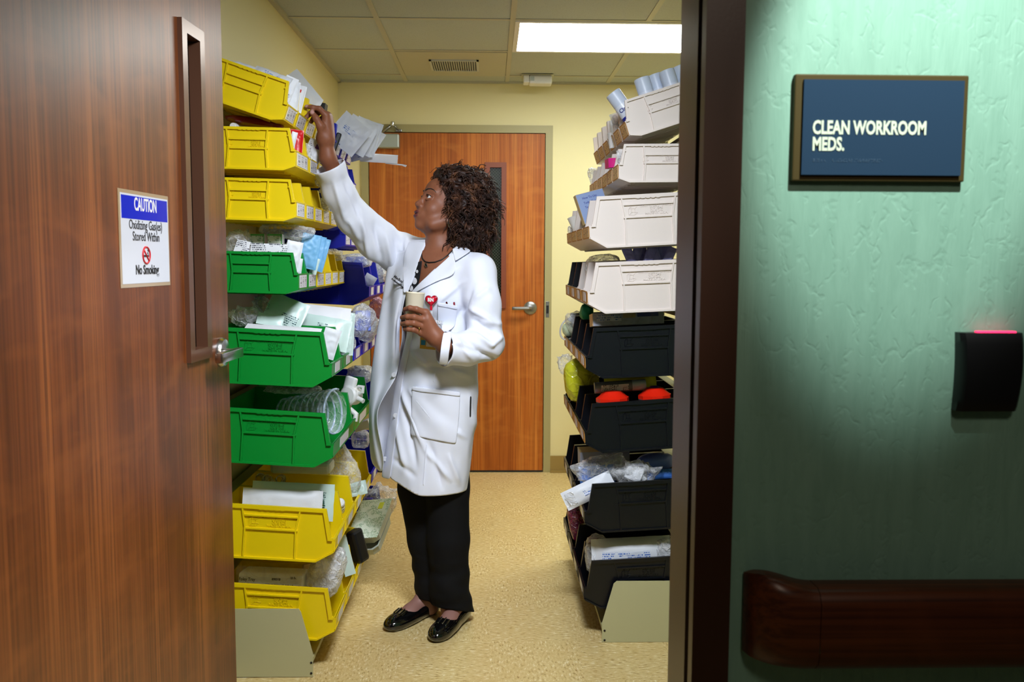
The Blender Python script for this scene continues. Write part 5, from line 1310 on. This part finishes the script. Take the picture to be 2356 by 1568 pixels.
# wrinkles: displaced along the normals
cn = vnormals(cp, cf); cpx = to_px(cp)
disp = np.zeros(len(cp))
def fold_lines(lines, amp, w):
    """raised creases along pixel polylines: (x0,y0,x1,y1,amplitude scale)"""
    for x0, y0, x1, y1, a in lines:
        d = np.array([x1 - x0, y1 - y0], float); L = np.hypot(*d); d /= L
        q = cpx - np.array([x0, y0]); s = q @ d; e = q @ np.array([-d[1], d[0]])
        env = np.clip(s / (.25 * L), 0, 1) * np.clip((L - s) / (.25 * L), 0, 1)
        disp[:] += amp * a * env * np.exp(-(e / w) ** 2)
front = (cn @ np.array(M3 @ Vector((0, 0, 1)))) < .15
fold_lines([(1075, 705, 1140, 745, 1), (1078, 730, 1150, 770, -.8), (1082, 760, 1140, 800, .9), (1100, 742, 1160, 745, .7), (1060, 770, 1120, 820, -.8), (1045, 775, 1090, 830, .7), (1035, 790, 1150, 825, -.5), (1090, 690, 1130, 660, .6), (1125, 800, 1160, 770, .8), (1105, 815, 1150, 832, -.7),
            (765, 410, 800, 520, .7), (785, 400, 850, 540, -.7), (830, 480, 850, 600, .9), (860, 505, 880, 610, -.9), (880, 520, 905, 620, .9), (905, 530, 925, 640, -.7), (930, 540, 945, 610, .7), (800, 500, 830, 560, .6),
            (1075, 640, 1000, 700, .7), (1095, 650, 1040, 760, -.7), (1060, 610, 1000, 660, .5),
            (915, 880, 980, 1040, 1), (920, 900, 960, 1080, -.9), (935, 890, 1040, 1020, .8), (960, 900, 1060, 990, -.6), (905, 940, 935, 1090, .8), (975, 1030, 1040, 1110, .8), (985, 1010, 1020, 1130, -.7), (1000, 960, 1075, 1010, .6), (1030, 1040, 1060, 1120, .6), (940, 800, 990, 850, .7), (960, 840, 1080, 850, -.5), (1000, 830, 1090, 870, .6), (925, 820, 915, 900, .6), (1080, 900, 1095, 1000, .5), (900, 1050, 960, 1100, -.5)], .0125, 6.0)
disp *= front
o_ = Vector((3, 1, 7))
nz = np.array([noise.noise(Vector((p[0] * 9, p[1] * 9, p[2] * 5)) + o_) * .008 + noise.noise(Vector((p[0] * 24, p[1] * 24, p[2] * 11)) + o_) * .0042 for p in cp.tolist()])
cp = cp + cn * (disp + nz)[:, None]
ctree = BVHTree.FromPolygons([tuple(p) for p in cp.tolist()], [tuple(q) for q in cf.tolist()])
cen = cp[cf].mean(1); cpx2 = to_px(cen); fn = np.cross(cp[cf[:, 2]] - cp[cf[:, 0]], cp[cf[:, 3]] - cp[cf[:, 1]]); fn /= np.linalg.norm(fn, axis=1)[:, None] + 1e-12
facing = (fn @ np.array(M3 @ Vector((0, 0, 1)))) < .25
opening = [(992, 540), (1046, 572), (1020, 597), (975, 642), (944, 676), (938, 775), (912, 872), (893, 1000), (874, 1112), (820, 1120), (840, 900), (918, 780), (921, 700), (940, 668), (962, 612), (976, 570)]
cut = (in_poly(cpx2, opening) | in_poly(cpx2, [(896, 655), (944, 655), (936, 720), (926, 790), (914, 875), (890, 875), (893, 760)])) & facing
# neck hole, cuffs and hem
nk = at(1036, 560, 3.25); cut |= (np.linalg.norm(cen - np.array(nk), axis=1) < .066) & (cen[:, 2] > 1.345)
def beyond(p, d): return (cen - np.array(p)) @ np.array(d.normalized()) > 0
cut |= beyond(at(758, 383, 3.113), at(748, 362, 3.105) - at(768, 404, 3.13)) & (np.linalg.norm(cen - np.array(at(752, 368, 3.11)), axis=1) < .12)
cut |= beyond(at(1023, 799, 2.985), at(1004, 798, 2.970) - at(1070, 801, 3.03)) & (np.linalg.norm(cen - np.array(at(1008, 799, 2.975)), axis=1) < .10) & (cen[:, 1] < 3.06)
hemz = .513 + .05 * np.clip((-.25 - cen[:, 0]) / .12, 0, 1)
cut |= cen[:, 2] < hemz
k_ = ~cut
kp, kf = keep_faces(cp, cf, k_)
# drop small loose scraps left by the cuts
import collections
def largest(pos, f):
    par = list(range(len(pos)))
    def root(i):
        while par[i] != i: par[i] = par[par[i]]; i = par[i]
        return i
    for q in f.tolist():
        r = root(q[0])
        for i in q[1:]: par[root(i)] = r
    lab = np.array([root(i) for i in f[:, 0].tolist()]); best = collections.Counter(lab.tolist()).most_common(1)[0][0]; return keep_faces(pos, f, lab == best)
kp, kf = largest(kp, kf)
# smooth the cut edges
def smooth_border(pos, f, it=14):
    e = np.concatenate([f[:, [i, (i + 1) % 4]] for i in range(4)]); es = np.sort(e, 1)
    u, c = np.unique(es, axis=0, return_counts=True); b = u[c == 1]
    for _ in range(it):
        s = np.zeros_like(pos); n = np.zeros(len(pos))
        for i, j in ((0, 1), (1, 0)): np.add.at(s, b[:, i], pos[b[:, j]]); np.add.at(n, b[:, i], 1)
        m = n == 2; pos[m] = pos[m] * .5 + .5 * s[m] / 2
    return pos
kp = smooth_border(kp, kf)
cm = np_mesh('lab_coat', kp, kf, M['coat'])
coat = link('lab_coat', cm, person); coat['label'] = 'long white lab coat hanging open at the front'
sol = coat.modifiers.new('thickness', 'SOLIDIFY'); sol.thickness = .003; sol.offset = -1
def sheet(name, P, mat, parent, th=.0022, sub=1, smooth=True):
    o = MB().grid(P).build(name, mat, parent, smooth); m = o.modifiers.new('thickness', 'SOLIDIFY'); m.thickness = th; m.offset = 0
    if sub: s = o.modifiers.new('soften', 'SUBSURF'); s.levels = sub; s.render_levels = sub
    return o
def resample(pl, n):
    pl = [Vector(p) for p in pl]; d = [0]
    for a, b in zip(pl, pl[1:]): d.append(d[-1] + (b - a).length)
    out = []
    for k in range(n):
        t = d[-1] * k / (n - 1); i = max(j for j in range(len(d)) if d[j] <= t + 1e-9); i = min(i, len(pl) - 2)
        out.append(pl[i].lerp(pl[i + 1], (t - d[i]) / max(d[i + 1] - d[i], 1e-9)))
    return out
def patch(name, left, right, mat, off=.004, nu=8, nv=18, tree=None, parent=None, th=.0022, last=None):
    """cloth laid on the coat between two pixel edge lines"""
    A, B = resample(left, nv), resample(right, nv); P = []; tr = tree or ctree
    for a, b in zip(A, B):
        row_ = []
        for k in range(nu + 1):
            q = a.lerp(b, k / nu); h = hit(tr, q.x, q.y, off)
            if h is None or (row_ and (h - row_[-1]).length > .07): h = row_[-1].copy() if row_ else (P[-1][0].copy() if P else at(q.x, q.y, 3.1))
            row_.append(h)
        P.append(row_)
    for _ in range(2):
        Q = [[p.copy() for p in r] for r in P]
        for i in range(len(P)):
            for j in range(len(P[0])):
                nb_ = [Q[x][y] for x, y in ((i - 1, j), (i + 1, j), (i, j - 1), (i, j + 1)) if 0 <= x < len(P) and 0 <= y < len(P[0])]
                P[i][j] = Q[i][j] * .5 + sum(nb_, Vector()) / len(nb_) * .5
    return sheet(name, P, mat, parent or coat, th)
# flap of the open right front, swinging away from the body and round to the back
rows = [(575, 905, 962), (610, 890, 950), (650, 884, 942), (700, 877, 931), (740, 870, 924), (780, 862, 923), (820, 857, 922), (850, 853, 916), (870, 851, 911), (890, 850, 898), (910, 849, 885), (940, 848, 868), (970, 848, 867), (1000, 848, 872), (1040, 850, 881), (1066, 853, 885), (1084, 874, 879)]
P = []
for i, (y, xl, xr) in enumerate(rows):
    row_ = []; n1, n2 = 9, 8; s = min(1, max(0, (y - 600) / 200))
    yr = 3.215 - .06 * s; yl = 3.33 - .07 * s
    for k in range(n1 + 1):
        t_ = k / n1; x = xr + (xl - xr) * t_; w_ = .010 * math.sin(t_ * 9 + y * .012) * s
        q_ = at(x, y + (6 * math.sin(t_ * 3.1) if y < 1080 else 0), yr + (yl - yr) * t_ ** 1.2 + w_)
        h_ = hit(ctree, x, y, .007) if y < 860 else None
        if h_ is not None:
            b_ = min(1, max(0, (860 - y) / 90)) * (1 - t_ * .25) * (1 if abs(h_.y - q_.y) < .25 else 0); q_ = q_.lerp(h_, b_)
        row_.append(q_)
    for k in range(1, n2 + 1):
        t_ = k / n2; x = xl + (916 - xl) * t_; yb_ = yl + (.155 - .02 * s) * math.sin(t_ * math.pi / 2)
        row_.append(at(x, y - 26 * t_ * s, yb_))
    P.append(row_)
fl_ = sheet('coat_flap', P, M['coat'], coat, .0024, 1)
# lapels, collar, placket, pockets, cuffs
patch('lapel', [(1046, 581), (1010, 612), (972, 650), (947, 676)], [(1050, 603), (1051, 630), (1004, 652), (958, 675)], M['coat'], .0085, 8, 14)
patch('collar', [(1040, 578), (1052, 568), (1066, 566)], [(1048, 606), (1070, 594), (1088, 582)], M['coat'], .010, 8, 8)
patch('lapel', [(940, 556), (931, 590), (929, 640), (930, 676)], [(985, 556), (972, 592), (954, 642), (940, 678)], M['coat'], .0075, 8, 14)
patch('button_placket', [(946, 690), (937, 772), (913, 868), (895, 990), (877, 1102)], [(960, 694), (951, 778), (929, 874), (915, 990), (900, 1108)], M['coat'], .0035, 5, 28)
pk = patch('hip_pocket', [(948, 885), (945, 945), (942, 1003)], [(1061, 899), (1058, 960), (1051, 1024)], M['coat'], .0055, 12, 12)
patch('pocket_hem', [(948, 885), (948, 899)], [(1061, 899), (1060, 914)], M['coat'], .0095, 12, 3, parent=pk)
cpk = patch('chest_pocket', [(1004, 691), (1007, 768)], [(1054, 700), (1046, 776)], M['coat'], .0055, 7, 10)
patch('pocket_hem', [(1004, 691), (1005, 703)], [(1054, 700), (1052, 713)], M['coat'], .0085, 7, 3, parent=cpk)
patch('cuff_band', [(1018, 764), (1012, 800), (1008, 838)], [(1042, 763), (1036, 800), (1031, 840)], M['coat'], .003, 4, 12)
patch('seam_welt', [(1000, 850), (995, 880)], [(1004, 850), (999, 880)], M['coat'], .002, 2, 6)
patch('seam_welt', [(980, 1016), (972, 1120)], [(984, 1016), (976, 1120)], M['coat'], .002, 2, 10)
patch('side_slit', [(1080, 908), (1079, 962)], [(1085, 908), (1084, 962)], M['blouse'], .0012, 2, 8)
for k, (x, y) in enumerate(((911, 956), (906, 866), (888, 1055))):
    h = hit(ctree, x + 2, y, .006)
    if k == 1: h = at(906, 862, 3.145)
    MB().lathe([(0, .0), (.0085, 0), (.009, .0012), (.0075, .0026), (0, .0022)], 18, frame(h, (1, 0, 0), (0, 0, 1)), False).build('button', plain('coat_button', srgb(206, 208, 214), .3), coat, True, 40)
# embroidered lettering on the right front
def stitch(s, px, py, size, rot, name):
    p = at(px, py, 3.155 if py > 600 else 3.2); h = hit(ctree, px, py, .012)
    p = h if h is not None else p
    ax = Vector((math.cos(rot), .25, -math.sin(rot))); MB().text(s, size, frame(p, ax, Vector((math.sin(rot), 0, math.cos(rot)))), .0004, 'LEFT', .9, .0006).build(name, M['ink'], coat)
stitch('Mercy', 911, 631, .014, R(40), 'embroidered_lettering'); stitch('Medical Center', 905, 637, .0135, R(36), 'embroidered_lettering'); stitch('Professional Registry', 900, 642, .0085, R(38), 'embroidered_lettering')
# --- blouse
bl = patch('blouse', [(962, 600), (950, 640), (934, 676), (916, 712), (914, 782)], [(974, 596), (969, 636), (966, 655), (952, 690), (944, 786)], M['blouse'], .004, 8, 18, btree, person)
for x, y, r_ in ((957, 646, .012), (948, 664, .010), (963, 624, .006)):
    h = hit(btree, x, y, .0075)
    if h is not None: MB().lathe([(0, .001), (r_, .0005), (r_, 0)], 18, frame(h, LT, UP), False).build('printed_flower', M['paper'], bl)
# --- trousers
TS = Solid()
TS.ell(T(-.005, 0, .90), (.102, .138, .13), TA, .05)
lk = [(T(0, .060, .84), .084), (at(1030, 1120, 3.215), .078), (at(1032, 1240, 3.205), .075), (at(1034, 1340, 3.205), .068), (at(1042, 1390, 3.215), .068), (at(1047, 1420, 3.222), .068), (at(1049, 1450, 3.225), .066)]
rk = [(T(0, -.070, .84), .084), (at(967, 1120, 3.29), .080), (at(984, 1240, 3.29), .074), (at(996, 1340, 3.285), .066), (at(997, 1385, 3.28), .064), (at(992, 1405, 3.275), .062), (at(990, 1440, 3.275), .060)]
for ch in (lk, rk): TS.chain([a for a, _ in ch], [r for _, r in ch], .02)
tp, tf = grow(TS, (-.42, 3.02, -.02), (.06, 3.45, 1.08), .0055, smooth=2)
tn = vnormals(tp, tf)
tz = np.array([noise.noise(Vector((p[0] * 12, p[1] * 12, p[2] * (5 if p[2] > .25 else 22)))) * (.004 if p[2] > .25 else .009) for p in tp.tolist()])
tp = tp + tn * tz[:, None]
c3 = tp[tf].mean(1); isL = c3[:, 0] * .77 - (c3[:, 1] - 3.245) * .64 > -.142
fr3 = (c3 - np.array([-.16, 3.24, 0])) @ np.array([-.5, -.87, 0])
zc_ = np.where(isL, .050, .062) - np.clip(fr3, -.1, .1) * -.35
tp, tf = keep_faces(tp, tf, c3[:, 2] > zc_)
tp, tf = largest(tp, tf); tp = smooth_border(tp, tf, 8)
tr_ = link('trousers', np_mesh('trousers', tp, tf, M['trouser']), person); tr_['label'] = 'loose black trousers'
m_ = tr_.modifiers.new('thickness', 'SOLIDIFY'); m_.thickness = .003; m_.offset = -1
# --- shoes
for k, (he, toe) in enumerate(feet):
    d = (toe - he).normalized(); sd = UP.cross(d); L = (toe - he).length
    SS = Solid()
    def sp_(x, y, z): return he + d * x + sd * y + UP * z
    ax = [d, sd, UP]
    SS.ell(sp_(.035, 0, .030), (.040, .033, .034), ax, .03); SS.ell(sp_(.105, 0, .026), (.075, .036, .032), ax, .03); SS.ell(sp_(.185, 0, .024), (.070, .044, .030), ax, .03); SS.ell(sp_(.225, 0, .020), (.050, .036, .024), ax, .02)
    SS.ell(sp_(.030, 0, .055), (.036, .033, .032), ax, .02); SS.ell(sp_(.075, 0, .042), (.05, .036, .026), ax, .02)
    SS.ell(sp_(.110, 0, .081), (.076, .033, .040), ax, .008, 's'); SS.ell(sp_(.115, 0, .062), (.055, .024, .03), ax, .008, 's')
    SS.ell(sp_(.12, 0, -.20), (.4, .3, .2005), ax, .004, 's')
    lo = np.minimum(np.array(he), np.array(toe)) - .07; hi = np.maximum(np.array(he), np.array(toe)) + .07; lo[2] = -.01; hi[2] = .11
    p_, f_ = grow(SS, lo, hi, .0028, smooth=2)
    sh = link('shoe', np_mesh('shoe', p_, f_, M['patent']), person)
    fm = frame(sp_(.196, 0, .0535), sd, -d + UP * -.35)
    fm = frame(sp_(.198, 0, .053), sd, (d * -1 + UP * .30).normalized())
    MB().rbox((-.024, -.016, -.003), (.024, .016, .004), .003, fm).build('bow', M['patent'], sh)
    MB().rbox((-.011, -.017, .004), (-.006, .017, .0075), .001, fm).rbox((.006, -.017, .004), (.011, .017, .0075), .001, fm).build('bow_bar', M['steel'], sh)
# --- jewellery
e0 = Hd(-.004, .079, -.043)
MB().tube([e0 + hF * (.019 * math.sin(a)) * .8 + UP * (-.021 + .021 * math.cos(a)) + hl * (.004 * math.sin(a)) for a in [k * math.pi / 16 for k in range(32)]], .0026, 8, True).build('hoop_earring', M['steel'], person, True)
nk_pts = [(970, 578), (972, 594), (979, 602), (988, 604), (1002, 603), (1016, 598), (1030, 588), (1042, 576)]
pts = [hit(btree, x, y, .0025) for x, y in nk_pts]; pts = [p for p in pts if p]
ne = MB().tube(pts, .0021, 6).build('necklace', M['black'], person, True)
h = hit(btree, 982, 606, .005); MB().rbox((-.006, -.013, 0), (.003, .001, .006), .0015, frame(h, (.95, -.1, .3), (-.3, 0, .95))).build('pendant', M['steel'], ne)
ra, rb = at(962, 757, 2.957), at(958, 757.5, 2.954); dd = (rb - ra).normalized(); u_ = dd.cross(UP).normalized(); v_ = u_.cross(dd)
MB().tube([ra + (u_ * math.cos(a) + v_ * math.sin(a)) * .0108 for a in [k * math.pi / 12 for k in range(24)]], .0014, 6, True).build('ring', M['gold'], person, True)
# --- hair
HS = Solid()
HS.ell(Hd(-.050, 0, .060), (.098, .098, .085), HAx, .03)
for x, y, Yd, r_ in ((1052, 425, 3.22, .062), (1085, 435, 3.22, .066), (1100, 480, 3.22, .064), (1098, 525, 3.22, .058), (1085, 555, 3.23, .044), (1070, 475, 3.17, .060), (1072, 520, 3.18, .052), (1062, 555, 3.20, .040), (1035, 415, 3.20, .038), (1020, 412, 3.26, .036), (1060, 470, 3.33, .07), (1050, 530, 3.33, .045)):
    HS.ball(at(x, y, Yd), r_, .03)
HS.ell(Hd(.070, .01, -.03), (.062, .075, .115), HAx, .012, 's')
HS.ell(Hd(.05, -.02, -.08), (.06, .08, .09), HAx, .012, 's')
hp, hfc = grow(HS, (-.36, 3.02, 1.30), (.06, 3.46, 1.76), .0036, smooth=1)
hn = vnormals(hp, hfc)
hz_ = np.array([(1 - abs(noise.noise(Vector(p) * 30 + noise.noise_vector(Vector(p) * 22) * .8)) * 2.6) * .0085 + (1 - abs(noise.noise(Vector(p) * 75 + noise.noise_vector(Vector(p) * 40))) * 2) * .003 for p in hp.tolist()])
hair = link('hair', np_mesh('hair', hp + hn * (hz_ - .004)[:, None], hfc, M['hair']), person)
random.seed(11); m = MB()
idx = random.sample(range(len(hp)), min(len(hp), 1250))
for i in idx:
    p = Vector(hp[i]); n = Vector(hn[i])
    if n.dot(hF) > .86 and (p - hc).dot(hF) > .03: continue
    top = max(0, min(1, (p - hc).dot(UP) / .11))
    rnd = Vector((random.uniform(-1, 1), random.uniform(-1, 1), random.uniform(-.5, .6)))
    down = (-UP * (1 - .6 * top) - hF * (.2 + .5 * top) + rnd * (.35 + .45 * top)); down = (down - n * down.dot(n)).normalized()
    down = (down + n * random.uniform(.0, .55)).normalized()
    u_ = down.orthogonal().normalized(); v_ = down.cross(u_); L = random.uniform(.028, .060); tr2 = random.uniform(.005, .011); tw = random.uniform(.9, 1.9); ph = random.uniform(0, 6.3); sg = random.choice((-1, 1))
    for st in range(2):
        rt = random.uniform(.0012, .0024); o1 = random.uniform(-.0022, .0022); o2 = random.uniform(-.0022, .0022); dp = random.uniform(-.3, .3); l2 = L * random.uniform(.8, 1.1)
        pts = []
        for k in range(17):
            s = k / 16; a = ph + dp + sg * tw * 2 * math.pi * s; rr = tr2 * (1 - .3 * s)
            pts.append(p + n * (-.003 + .009 * s) + down * (l2 * s) - UP * (.012 * s * s) + (u_ * (math.cos(a) + o1 * 100 * .8) + v_ * (math.sin(a) + o2 * 100 * .8)) * rr)
        m.tube(pts, lambda t, rt=rt: rt * (1 - .6 * t), 4)
m.build('curls', M['hair'], hair, True)
# --- things she carries
c0 = at(951, 705, 3.002)
cup = thing('paper_cup', 'cream paper cup held in her lowered hand', 'cup', (c0.x, c0.y, c0.z - .05))
MB().lathe([(.0, 0), (.027, 0), (.0275, .002), (.0318, .094), (.0325, .095), (.0330, .0965), (.0322, .098), (.0312, .096), (.0268, .004), (0, .004)], 40, Matrix.Rotation(R(4), 4, 'Y'), False).build('cup_wall', plain('cream_paper', srgb(228, 218, 192), .55), cup, True, 40)
bd = thing('badge_reel', 'red heart badge reel with white RN letters clipped on her coat', 'badge')
h = hit(ctree, 994, 690, .012); fm = frame(h, (.94, -.30, 0), (0, 0, 1))
def heart(t, s): return (s * 16 * math.sin(t) ** 3 / 16, s * (13 * math.cos(t) - 5 * math.cos(2 * t) - 2 * math.cos(3 * t) - math.cos(4 * t)) / 16)
def heart_solid(s, z0, z1, rim):
    n = 40; P_ = [heart(2 * math.pi * k / n, s) for k in range(n)]
    m = MB(); vs = []
    for z, sc2 in ((z0, 1), (z1 - rim, 1), (z1 - rim * .3, .96), (z1, .86)): vs += [(x * sc2, y * sc2, z) for x, y in P_]
    fs = [(i * n + k, i * n + (k + 1) % n, i * n + n + (k + 1) % n, i * n + n + k) for i in range(3) for k in range(n)] + [tuple(range(3 * n, 4 * n))]
    m.add(vs, fs, fm); return m
heart_solid(.0225, -.004, .004, .003).build('heart_rim', plain('deep_red_gloss', srgb(150, 8, 30), .15), bd, True, 50)
heart_solid(.0175, .003, .006, .002).build('heart_face', plain('bright_red_gloss', srgb(206, 16, 44), .12), bd, True, 50)
MB().text('RN', .0165, fm @ Matrix.Translation((0, -.0035, .0063)), .0005, 'CENTER', .95, .0009).build('badge_lettering', M['white'], bd)
MB().rbox((-.004, -.034, 0), (.004, -.018, .004), .0015, fm).build('red_clip', plain('red_clip', srgb(200, 16, 44), .2), bd)
MB().rbox((-.0045, -.052, .001), (.0045, -.032, .003), .001, fm).build('clear_strap', M['film_thick'], bd)
MB().lathe([(0, 0), (.0035, 0), (.003, .002), (0, .0025)], 12, fm @ Matrix.Translation((0, -.050, .003)), False).build('snap', M['steel'], bd)
f2 = frame(at(1000, 748, 3.035), (.93, -.32, -.10), (.1, 0, 1))
MB().box((-.030, -.012, -.001), (.030, .018, 0), f2).build('card_sleeve', M['film_thick'], bd)
MB().box((-.027, -.045, -.0016), (.026, .008, -.001), f2).build('identity_card', plain('id_card', srgb(196, 206, 226), .3), bd)
MB().box((-.020, .003, -.0009), (.018, .006, -.0005), f2).build('card_print', M['ink'], bd)
f3 = frame(at(988, 790, 3.04), (.95, -.28, -.06), (.06, 0, 1))
MB().box((-.035, -.020, -.003), (.030, .030, -.002), f3).build('yellow_card', plain('yellow_card', srgb(206, 170, 70), .5), bd)
MB().box((-.012, -.011, -.0018), (.030, .030, -.001), f3).build('white_card', M['paper'], bd)
MB().box((-.031, -.007, -.0018), (-.015, .010, -.001), f3).build('blue_patch', plain('cyan_patch', srgb(40, 140, 200), .5), bd)
for (x, y, rl, col, lab) in ((1028, 698, -16, srgb(84, 16, 20), 'dark red pen tip in her chest pocket'), (1045, 699, -4, srgb(160, 60, 70), 'rosy metallic pen clip in her chest pocket')):
    h = hit(ctree, x, y, -.002); t = thing('pen', lab, 'pen'); t.matrix_world = Matrix.Translation(h) @ Matrix.Rotation(R(rl), 4, 'Y') @ Matrix.Rotation(R(16), 4, 'X')
    MB().lathe([(0, -.016), (.0042, -.016), (.0042, .004), (.003, .007), (0, .0075)], 14, None, False).build('pen_barrel', plain('pen_' + lab.split()[0], col, .2, .4), t, True, 40)
